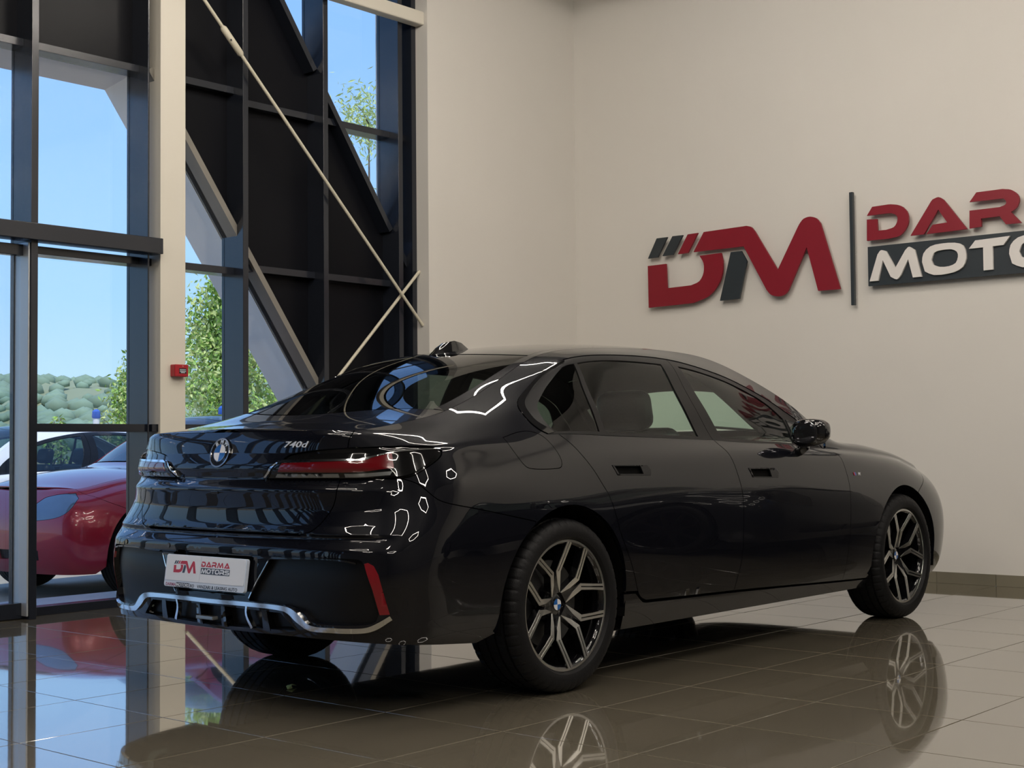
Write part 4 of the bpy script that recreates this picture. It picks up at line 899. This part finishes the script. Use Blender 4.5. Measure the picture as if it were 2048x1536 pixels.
# LED ring lamps over the hall
ledm = mat('led_strip', (1, .9, .75, 1), .5, emit=(1, .915, .81, 1), estr=RING_POWER)
lampalu = mat('lamp_profile', (.04, .04, .04, 1), .4, .5, noise=.05)
def ring_lamp(cx, cy, cz, R, rot, lab):
    t = tag(empty('ring_lamp', (cx, cy, cz)), lab, 'lamp', 'hexagonal LED ring lamps under the ceiling')
    for nm, w, z0, z1, m_ in (('led_strip', .020, -.012, .022, ledm), ('lamp_profile', .014, .022, .05, lampalu)):
        bm = bmesh.new(); ri = []
        for k in range(6):
            a = rot+k*PI/3; ri.append([bm.verts.new((r*math.cos(a), r*math.sin(a), z)) for r, z in ((R-w, z0), (R+w, z0), (R+w, z1), (R-w, z1))])
        for k in range(6):
            for j in range(4): bm.faces.new((ri[k][j], ri[k][(j+1) % 4], ri[(k+1) % 6][(j+1) % 4], ri[(k+1) % 6][j]))
        bm_obj(nm, bm, m_, t)
    for k in (0, 3):
        a = rot+k*PI/3; bm = bmesh.new(); tube(bm, [(R*math.cos(a), R*math.sin(a), .05), (R*math.cos(a), R*math.sin(a), H-cz-.006)], .003, 6); bm_obj('wire', bm, lampalu, t)
for k, (x, y, z, R) in enumerate([(-3.2, -3.6, 5.0, 1.0), (-.6, -2.9, 5.0, 1.0), (2.2, -3.4, 5.0, 1.0), (-.9, .4, 5.0, .9), (1.9, .2, 5.0, .9), (-4.0, .2, 5.0, 1.0), (-7.4, -2.0, 5.0, 1.0), (3.2, -7.2, 5.0, 1.0), (-1.8, -7.4, 5.0, 1.0), (-6.5, -7.4, 5.0, 1.0)]):
    ring_lamp(x, y, z, R, PI/6, 'hexagonal LED ring lamp hanging over the hall')
# ------------------------------------------------------------------ raised sign
LG = {'bar1':[(0.093,0.587),(0.201,0.587),(0.1,0.424),(0.0,0.422)],
'bar2':[(0.254,0.589),(0.359,0.588),(0.255,0.431),(0.15,0.43)],
'bar3':[(0.408,0.589),(0.51,0.591),(0.407,0.433),(0.307,0.431)],
'bigM':[(0.567,0.592),(0.95,0.599),(0.976,0.6),(0.991,0.596),(1.006,0.592),(1.02,0.586),(1.032,0.575),(1.043,0.561),(1.054,0.547),(1.258,0.216),(1.447,0.543),(1.461,0.564),(1.472,0.577),(1.484,0.59),(1.498,0.6),(1.516,0.606),(1.536,0.61),(1.556,0.61),(1.575,0.606),(1.593,0.6),(1.61,0.591),(1.623,0.578),(1.634,0.563),(1.645,0.548),(1.805,0.019),(1.614,0.02),(1.52,0.372),(1.353,0.046),(1.343,0.035),(1.332,0.023),(1.319,0.013),(1.299,0.007),(1.277,0.003),(1.254,0.003),(1.232,0.007),(1.21,0.014),(1.191,0.023),(1.177,0.035),(1.165,0.05),(1.153,0.065),(0.947,0.435),(0.463,0.434)],
'bigD':[(-0.003,0.359),(0.185,0.361),(0.192,0.153),(0.434,0.158),(0.463,0.166),(0.493,0.174),(0.518,0.187),(0.536,0.206),(0.55,0.229),(0.56,0.254),(0.564,0.28),(0.565,0.307),(0.561,0.332),(0.551,0.355),(0.536,0.377),(0.522,0.398),(0.732,0.402),(0.749,0.338),(0.748,0.302),(0.747,0.266),(0.741,0.231),(0.73,0.197),(0.715,0.164),(0.694,0.134),(0.669,0.104),(0.639,0.076),(0.602,0.052),(0.556,0.035),(0.503,0.022),(0.45,0.008),(0.001,0.0)],
'bigI':[(0.825,0.399),(0.925,0.399),(0.976,0.31),(0.9,0.011),(0.714,0.008)],
'vbar':[(1.906,0.759),(1.938,0.755),(1.924,-0.115),(1.892,-0.114)],
'D':[(2.039,0.562),(2.085,0.626),(2.214,0.629),(2.237,0.628),(2.263,0.623),(2.289,0.618),(2.312,0.609),(2.333,0.596),(2.35,0.579),(2.364,0.561),(2.372,0.541),(2.377,0.521),(2.377,0.5),(2.376,0.479),(2.37,0.458),(2.361,0.438),(2.347,0.418),(2.329,0.399),(2.307,0.384),(2.28,0.376),(2.248,0.373),(2.216,0.369),(2.035,0.37),(2.038,0.533),(2.123,0.528),(2.126,0.439),(2.195,0.438),(2.218,0.442),(2.24,0.446),(2.259,0.453),(2.272,0.466),(2.282,0.483),(2.287,0.498),(2.289,0.512),(2.288,0.525),(2.282,0.536),(2.272,0.545),(2.257,0.552),(2.243,0.559),(2.205,0.562)],
'A':[(2.389,0.373),(2.557,0.613),(2.569,0.625),(2.584,0.63),(2.599,0.635),(2.613,0.637),(2.627,0.632),(2.64,0.623),(2.653,0.614),(2.828,0.376),(2.515,0.372),(2.565,0.437),(2.677,0.442),(2.61,0.544),(2.496,0.373)],
'R':[(2.849,0.571),(2.902,0.636),(3.095,0.637),(3.116,0.633),(3.137,0.63),(3.156,0.624),(3.174,0.613),(3.19,0.6),(3.203,0.586),(3.211,0.571),(3.215,0.555),(3.215,0.538),(3.211,0.522),(3.203,0.504),(3.194,0.49),(3.181,0.48),(3.167,0.472),(3.152,0.465),(3.227,0.379),(3.114,0.38),(3.07,0.443),(2.933,0.442),(2.935,0.383),(2.845,0.378),(2.848,0.509),(3.072,0.509),(3.085,0.513),(3.098,0.516),(3.109,0.52),(3.116,0.526),(3.12,0.534),(3.12,0.542),(3.116,0.55),(3.108,0.559),(3.1,0.568)],
'panel':[(2.041,0.318),(3.234,0.327),(3.226,0.025),(2.041,0.022)],
'sM':[(2.06,0.056),(2.129,0.255),(2.138,0.266),(2.147,0.278),(2.158,0.285),(2.17,0.284),(2.185,0.279),(2.199,0.274),(2.272,0.142),(2.354,0.268),(2.364,0.276),(2.373,0.285),(2.385,0.289),(2.398,0.283),(2.413,0.272),(2.429,0.262),(2.479,0.057),(2.409,0.057),(2.374,0.197),(2.314,0.082),(2.303,0.07),(2.293,0.059),(2.28,0.053),(2.265,0.058),(2.249,0.067),(2.232,0.077),(2.171,0.208),(2.13,0.055)],
'sO':[(2.484,0.165),(2.487,0.197),(2.496,0.227),(2.518,0.254),(2.55,0.275),(2.59,0.285),(2.637,0.288),(2.689,0.288),(2.738,0.284),(2.774,0.275),(2.801,0.258),(2.817,0.229),(2.823,0.196),(2.823,0.162),(2.813,0.129),(2.796,0.102),(2.768,0.082),(2.725,0.068),(2.675,0.061),(2.623,0.058),(2.574,0.061),(2.537,0.075),(2.504,0.094)],
'sOi':[(2.557,0.173),(2.566,0.2),(2.578,0.224),(2.597,0.234),(2.624,0.239),(2.666,0.241),(2.708,0.239),(2.735,0.23),(2.753,0.217),(2.761,0.199),(2.761,0.179),(2.755,0.156),(2.743,0.135),(2.72,0.123),(2.691,0.116),(2.656,0.114),(2.622,0.117),(2.596,0.125),(2.573,0.136)],
'sT':[(2.844,0.229),(2.893,0.285),(3.148,0.292),(3.099,0.232),(3.021,0.23),(3.02,0.063),(2.95,0.062),(2.95,0.229)],
}
LG['S2'] = [(3.905,.285),(4.20,.285),(4.16,.232),(3.985,.232),(3.975,.222),(3.975,.208),(3.985,.200),(4.15,.200),(4.19,.190),(4.215,.165),(4.215,.105),(4.19,.070),(4.14,.058),(3.86,.058),(3.90,.110),(4.12,.110),(4.135,.118),(4.135,.140),(4.12,.150),(3.955,.150),(3.915,.160),(3.893,.188),(3.888,.235),(3.895,.268)]
sh = lambda P, dx, sx=1., dz=0., sz=1.: [((a-P[0][0])*sx+P[0][0]+dx, b*sz+dz) for a, b in P]
def logo(parent, f, t, mred, mdark, mwhite, wall=True):
    def put(n, P, m, z0=0., hs=()):
        bm = bmesh.new(); prism(bm, P, lambda a, b: f(a, b, z0), lambda a, b: f(a, b, z0+t), hs); bm_obj(n, bm, m, parent)
    for k in ('bar1', 'bar2'): put('slanted_bar', LG[k], mdark)
    put('slanted_bar', LG['bar3'], mred); put('logo_letter', LG['bigM'], mred); put('logo_letter', LG['bigD'], mred); put('logo_letter', LG['bigI'], mdark)
    d = 0 if wall else .14
    mv = lambda P, dx=0, **k: sh(P, dx+d, **k)
    put('letter', mv(LG['D']), mred); put('letter', mv(LG['A']), mred); put('letter', mv(LG['R']), mred)
    put('letter', mv(LG['sM'], 1.20, sx=1.16, dz=.375-.057*1.12, sz=1.12), mred); put('letter', mv(LG['A'], 1.41), mred)
    put('name_panel', [(2.041+d, .022), (4.262+d, .022), (4.262+d, .322), (2.041+d, .322)], mdark)
    put('letter', mv(LG['sM']), mwhite, t); put('letter', mv(LG['sO']), mwhite, t, [mv(LG['sOi'], 0.073+0-.073)])
    put('letter', mv(LG['sT']), mwhite, t); put('letter', mv(LG['sO'], .655), mwhite, t, [mv(LG['sOi'], .655)])
    put('letter', [(a+d+.655, (b-.375)*.87+.060) for a, b in LG['R']], mwhite, t); put('letter', [(a+d+.02, b) for a, b in LG['S2']], mwhite, t)
sg = tag(empty('wall_sign', (XW, 0, 0)), 'raised red, grey and white company sign on the beige end wall', 'sign')
sred = mat('sign_red', (.23, .006, .018, 1), .45, 0, .4, noise=.04); sdark = mat('sign_anthracite', (.022, .030, .036, 1), .4, noise=.05); swhite = mat('sign_white', (.72, .69, .66, 1), .5, noise=.02)
logo(sg, lambda a, b, z: Vector((-.045-z*1.0, 2.298-a, 2.205+b)), .018, sred, sdark, swhite)
box('divider_bar', -.06, -.03, .378, .406, 2.092, 2.966, sdark, sg, .002)
bm = bmesh.new()
for a, b in ((.1, .2), (.9, .4), (1.3, .2), (1.6, .3), (.85, .1), (2.2, .15), (2.5, .15), (3.0, .2), (3.6, .2), (4.1, .2), (2.15, .6), (2.6, .6), (3.0, .6), (.5, .5), (2.9, .45)): tube(bm, [(-.05, 2.298-a, 2.205+b), (0, 2.298-a, 2.205+b)], .006, 6)
for z in (2.15, 2.5, 2.9): tube(bm, [(-.05, .392, z), (0, .392, z)], .006, 6)
tag(bm_obj('stand_off', bm, alu, sg), kind='stuff')
# the same mark as flat print on the plate
SCp = .0835
logo(plate, lambda a, b, z: Vector((-.205+a*SCp, -.008+b*SCp*1.0, .0016+z*.3)), .0009, plate_red, plate_dark, white_print, wall=False)
bm = bmesh.new(); bx(bm, -.1795, -.0905, -.0655, -.0475, 0, .0006); bm_obj('plate_text_bar', bm, plate_dark, plate)
for s_, x0, x1, z_, m_ in (('DARMA', -.2500, -.1815, .0006, mat('plate_rose', (.32, .10, .18, 1), .5)), ('MOTORS', -.1775, -.0925, .0009, white_print), ('.RO', -.0890, -.0580, .0006, plate_dark), ('VANZARI & LEASING AUTO', -.0380, .2200, .0006, plate_dark)):
    t = text('plate_text', s_, .0185, m_, plate, .0003, 'LEFT'); w = max(v.co.x for v in t.data.vertices); t.scale = ((x1-x0)/w, 1, 1); t.location = (x0, -.0632, z_)
box('plate_divider', -.0275, -.0268, -.040, .062, .0014, .0019, mat('plate_line', (.4, .45, .55, 1), .5), plate)

# ------------------------------------------------------------------ cabin of the saloon
def cushion(name, size, loc, m, parent, bev=.04, rot=(0, 0, 0)):
    bm = bmesh.new(); bmesh.ops.create_cube(bm, size=1)
    for v in bm.verts: v.co = Vector((v.co.x*size[0], v.co.y*size[1], v.co.z*size[2]))
    bmesh.ops.bevel(bm, geom=list(bm.edges), offset=bev, segments=4, affect='EDGES', profile=.5)
    o = bm_obj(name, bm, m, parent, smooth=math.radians(50)); o.location = loc; o.rotation_euler = rot; return o
for y in (-.38, .38):
    s = cushion('front_seat', (.17, .52, .70), (1.36, y, .78), leather, car, .07, (0, -.22, 0)); cushion('headrest', (.15, .30, .21), (-.05, 0, .455), leather, s, .06)
    cushion('seat_base', (.52, .52, .16), (.32, 0, -.36), leather, s, .06)
    s = cushion('rear_seat', (.20, .56, .66), (.22, y, .76), leather, car, .07, (0, -.35, 0)); cushion('headrest', (.12, .26, .16), (-.02, 0, .40), leather, s, .05)
cushion('dashboard', (.40, 1.40, .24), (2.22, 0, .90), leather, car, .06)
cushion('parcel_shelf', (.55, 1.30, .05), (-.25, 0, 1.02), satin_black, car, .02)
box('cabin_floor', .0, 2.6, -.84, .84, .26, .42, matt_black, car)
panel('headliner', [[(.10, 0), (.16, .5), (.20, .90)], [(.20, .90), (1.90, .90)], [(1.90, .90), (1.95, .5), (1.98, 0)]], liner_m, car, surf='B', off=-.045, sym=0, rsc=.6, dr=.1, du=.08, skirt=.0, gap=0)
panel('added_dark_screen', [[(1.90, .40), (2.30, .40)], [(2.30, .40), (2.66, .40)], [(2.66, .40), (2.66, .90)], [(2.66, .90), (1.90, .90)], [(1.90, .90), (1.90, .40)]], liner_m, car, surf='B', off=-.05, rsc=.6, dr=.1, du=.08, skirt=.004, gap=0, sides=(-1,))  # added sheet, no real part: darkens the view through the windscreen
panel('added_headliner_band', [[(1.96, 0), (2.24, 0)], [(2.24, 0), (2.24, .90)], [(2.24, .90), (1.90, .90)], [(1.90, .90), (1.96, 0)]], liner_m, car, surf='B', off=-.05, sym=0, rsc=.6, dr=.1, du=.08, skirt=0, gap=0)  # headliner carried on behind the glass, added to darken the upper view
bm = bmesh.new(); tube(bm, [(1.98+.02*math.cos(a)*0-.08*math.sin(a), .38+.185*math.cos(a), .92+.17*math.sin(a)) for a in np.linspace(0, 2*PI, 28)], .016, 8, False); bm_obj('steering_wheel', bm, leather, car, smooth=True)
# ------------------------------------------------------------------ outside
G_ = -.16
ap = mat('asphalt', (.36, .32, .26, 1), .9, noise=.2, nscale=5, bump=.3, bscale=300); dry = mat('dry_grass_field', (.50, .38, .20, 1), .95, noise=.3, nscale=.4)
terr = mat('terrace_stone', (.42, .43, .44, 1), .35, noise=.15, nscale=2)
tag(box('terrace', -16, 30, YG+.06, 4.7, G_-.1, G_+.12, terr), 'pale stone terrace strip outside the glazing', 'terrace', kind='structure')
tag(box('car_park', -30, 45, 4.7, 18, G_-.1, G_, ap), 'grey paved parking area beyond the terrace', 'paving', kind='structure')
tag(box('field', -150, 190, 18, 120, G_-.2, G_-.03, dry), 'dry yellow field between car park and hills', 'field', kind='structure')
# projecting white portal outside
wp = mat('white_portal_cladding', (.86, .79, .72, 1), .55, noise=.04)
pt_ = tag(empty('facade_portal'), 'off-white slanted facade frame outside the diagonal cladding', 'facade', kind='structure')
def hull(name, pts, faces, m, parent): return pd(name, pts, faces, m, parent)
in_ = [(-14, 3.60), (.905, 3.60), (3.35, .175)]; ou = [(-14, 3.60), (1.02, 3.60), (3.53, .13)]; bk = [(-14, 4.9), (1.55, 4.9), (4.6, .6)]
for k, nm in ((0, 'portal_soffit'), (1, 'portal_leg')):
    v = [(in_[k][0], YG+.04, in_[k][1]), (in_[k+1][0], YG+.04, in_[k+1][1]), (ou[k+1][0], 4.02, ou[k+1][1]), (ou[k][0], 4.02, ou[k][1]),
         (bk[k][0], YG+.04, bk[k][1]), (bk[k+1][0], YG+.04, bk[k+1][1]), (bk[k+1][0], 4.02, bk[k+1][1]), (bk[k][0], 4.02, bk[k][1])]
    hull(nm, v, [(0, 1, 2, 3), (7, 6, 5, 4), (3, 2, 6, 7), (0, 4, 5, 1), (0, 3, 7, 4), (1, 5, 6, 2)], wp, pt_)
# two more cars: same class of body, other proportions, colours and wheels
LOD = 2.2
red_paint = mat('red_car_paint', (.36, .008, .028, 1), .3, .2, .5, 1, .02, noise=.1); white_paint = mat('white_car_paint', (.78, .80, .84, 1), .3, 0, .5, 1, .02, noise=.02)
og = glass('outside_car_glass', (.50, .58, .58, 1), 1.6)
lampm = mat('outside_headlamp', (.12, .17, .24, 1), .1, .2, .5, 1, noise=.2)
c2 = tag(empty('parked_car'), 'red fastback car parked outside beyond the terrace, nose to the left', 'car')
build_body(c2, dict(paint=red_paint, frame=satin_black, glass=og, qglass=og, rglass=og, wglass=og, roof=og, sill=satin_black, lamp=lampm), False)
w2 = make_wheel(.26, 10, False, mat('grey_wheel', (.16, .17, .18, 1), .35, .6, noise=.1))
for x, y in ((0, -.842), (3.215, -.842), (0, .842), (3.215, .842)):
    w = w2 if (x, y) == (0, -.842) else copy_tree(w2, c2)
    w.parent = c2; w.location = (x, y, .366); w.rotation_euler = (0, 0, 0 if y < 0 else PI)
for y in (-.38, .38): s = cushion('front_seat', (.17, .5, .62), (1.15, y, .80), leather, c2, .07, (0, -.22, 0)); cushion('headrest', (.11, .26, .18), (-.04, 0, .42), leather, s, .05)
box('cabin_floor', .0, 2.6, -.84, .84, .26, .6, matt_black, c2)
c3 = copy_tree(c2)
def place(c, x, y, rz, s): c.location = (x, y, G_); c.rotation_euler = (0, 0, rz); c.scale = s
place(c2, 4.92, 6.05, PI+.03, (.88, .93, .97)); place(c3, 4.95, 9.35, PI+.0, (.92, .94, .94))
tag(c3, 'white saloon car parked outside behind the red one', 'car')
mp = {red_paint.name: white_paint}
def remat(o):
    for c in o.children:
        if c.type == 'MESH':
            for s in c.material_slots:
                if s.material and s.material.name in mp: k = mp[s.material.name]; s.link = 'OBJECT'; s.material = k
        remat(c)
remat(c3)
for k_, (x_, y_, rz_, lab_) in enumerate(((4.25, -5.7, PI/2, 'dark car beside the sign wall outside the picture, mirrored in the saloon flank'),)):
    c4 = copy_tree(c2); mp = {red_paint.name: mat('dark_car_paint', (.012, .014, .018, 1), .3, 0, .3, 1, .02, noise=.1), 'grey_wheel': gloss_black, lampm.name: smoke_lens}; remat(c4)
    place(c4, x_, y_, rz_, (.92, .94, .96)); c4.location.z = 0; tag(c4, lab_, 'car')
# hills
def hill_h(x, y):
    t = np.clip((y-112)/95, 0, 1); t = t*t*(3-2*t); return t*(10.2+.05*(x-115)*(x < 260)+1.0*np.sin(x*.06+.9)+.5*np.sin(x*.17))*np.clip((330-y)/70, 0, 1)
xs, ys = np.meshgrid(np.arange(-160, 330, 3.), np.arange(118, 330, 4.), indexing='ij')
zz = hill_h(xs, ys)+rng.normal(0, .55, xs.shape)*np.clip((ys-125)/30, 0, 1)
nx, ny = xs.shape; v = np.stack([xs.ravel(), ys.ravel(), zz.ravel()+G_], 1).tolist()
f = [(i*ny+j, (i+1)*ny+j, (i+1)*ny+j+1, i*ny+j+1) for i in range(nx-1) for j in range(ny-1)]
hm_ = mat('wooded_hill', (.24, .28, .17, 1), .95, noise=.45, nscale=.06)
tag(pd('hill', v, f, hm_, smooth=True), 'wooded green hill on the horizon behind the car park', 'hill', kind='structure')
# round tree crowns on the hill, joined
bm = bmesh.new()
for k in range(3600):
    x, y = rng.uniform(20, 250), rng.uniform(125, 262); z = float(hill_h(x, y))+G_
    r = bmesh.ops.create_icosphere(bm, subdivisions=1, radius=rng.uniform(.7, 1.8))
    for q in r['verts']: q.co = Vector((q.co.x*1.2+x+rng.normal(0, .2), q.co.y*1.2+y, q.co.z*.9+z+.4+rng.normal(0, .12)))
tag(bm_obj('woodland', bm, mat('woodland_haze_green', (.20, .29, .20, 1), .95, noise=.5, nscale=.12), smooth=True), 'distant woodland crowns covering the hill', 'woodland', kind='stuff')  # green paled towards grey, distance haze put into the colour
# trees with real leaves
leafm = mat('leaf_green', (.32, .50, .10, 1), .5, 0, .4, noise=.45, nscale=3.5); leafm2 = mat('leaf_yellow_green', (.52, .60, .22, 1), .5, 0, .4, noise=.35, nscale=3)
barkm = mat('tree_bark', (.12, .09, .06, 1), .9, noise=.3)
def tree(x, y, top, R, n, lab, slim=1.0, lf=.085, m_=None, low=.3):
    t = tag(empty('tree', (x, y, G_)), lab, 'tree'); bm = bmesh.new(); V, Fq = [], []
    tips = []
    for k in range(26):
        a, zz_ = rng.uniform(0, 2*PI), rng.uniform(low, top*.98); rad = R*math.sin(PI*min(.98, max(.08, zz_/top*.86+.12)))*rng.uniform(.5, 1.0)
        s_ = Vector((0, 0, max(.1, zz_-rad*.9))); e_ = Vector((rad*math.cos(a), rad*math.sin(a), zz_+rng.uniform(0, .2))); tips.append((s_, e_)); tube(bm, [s_, (s_+e_)/2+Vector((0, 0, .06)), e_], [.018, .012, .005], 5)
    tube(bm, [(0, 0, 0), (.03, .02, top*.5), (0, 0, top*.93)], [.06, .04, .01], 7); bm_obj('trunk', bm, barkm, t, smooth=True)
    for k in range(n):
        s_, e_ = tips[rng.integers(len(tips))]; p = s_.lerp(e_, rng.uniform(.25, 1.1)); p = p+Vector(rng.normal(0, .16*R, 3))
        d = Vector(rng.normal(0, 1, 3)); d.z -= .6; d.normalize(); w_ = d.orthogonal().normalized(); w_.rotate(Matrix.Rotation(rng.uniform(0, 6.28), 3, d)); L = lf*rng.uniform(.6, 1.3); n_ = d.cross(w_)
        b_ = len(V); V += [p, p+d*L*.45+w_*L*.22*slim+n_*L*.05, p+d*L, p+d*L*.45-w_*L*.22*slim+n_*L*.05]; Fq.append((b_, b_+1, b_+2)); Fq.append((b_, b_+2, b_+3))
    o = pd('foliage', V, Fq, [m_ or leafm, leafm2], t); o['kind'] = 'stuff'
    o.data.polygons.foreach_set('material_index', np.repeat(rng.integers(0, 2, n), 2).tolist())
tree(9.17, 12.85, 3.75, 1.25, 17000, 'leafy tree seen between the cream column and the diagonal cladding', 1.0, .10)
tree(14.0, 14.9, 7.9, 1.5, 11000, 'tall slender tree with narrow leaves seen through the upper right panes', .5, .16, leafm2)
tree(9.3, 15.75, 2.6, .62, 5000, 'yellow-green bush in the middle pane, left of the cream column', 1.0, .09)
tree(8.4, 16.8, 1.75, .25, 500, 'thin sapling left of the bush in the middle pane', 1.0, .10)
tree(8.9, 17.3, 1.65, .22, 420, 'short sapling nearest the bush in the middle pane', 1.0, .10)
# posts with blue caps
for x, y, h_, lab in ((6.65, 12.75, 1.63, 'white post with a blue cap under the saplings'), (7.8, 11.4, 1.66, 'white post with a blue cap before the leafy tree')):
    t = tag(empty('bollard', (x, y, G_)), lab, 'post', 'white posts with blue caps')
    bm = bmesh.new(); tube(bm, [(0, 0, 0), (0, 0, h_)], .045, 14); bm_obj('post', bm, mat('post_white', (.75, .76, .76, 1), .5, noise=.02), t, smooth=math.radians(40))
    bm = bmesh.new(); tube(bm, [(0, 0, h_), (0, 0, h_+.02), (0, 0, h_+.10), (0, 0, h_+.13)], [.05, .06, .055, .02], 14); bm_obj('cap', bm, mat('post_cap_blue', (.03, .12, .5, 1), .4, noise=.03), t, smooth=math.radians(40))
# a single torn leaf on the floor
lv = [(-.03, -.006, .001), (-.012, .022, .006), (.0, .03, .007), (.028, .016, .004), (.006, .012, .012), (-.006, .002, .010), (-.014, -.012, .003)]
tag(pd('fallen_leaf', [Vector(p)*1.35+Vector((-.642, .055, .001)) for p in lv], [(0, 1, 2, 4, 5), (2, 3, 4), (0, 5, 6)], mat('fallen_leaf_green', (.75, .85, .30, 1), .6, noise=.1)), 'small pale green leaf lying on the glossy tiles behind the saloon', 'leaf')
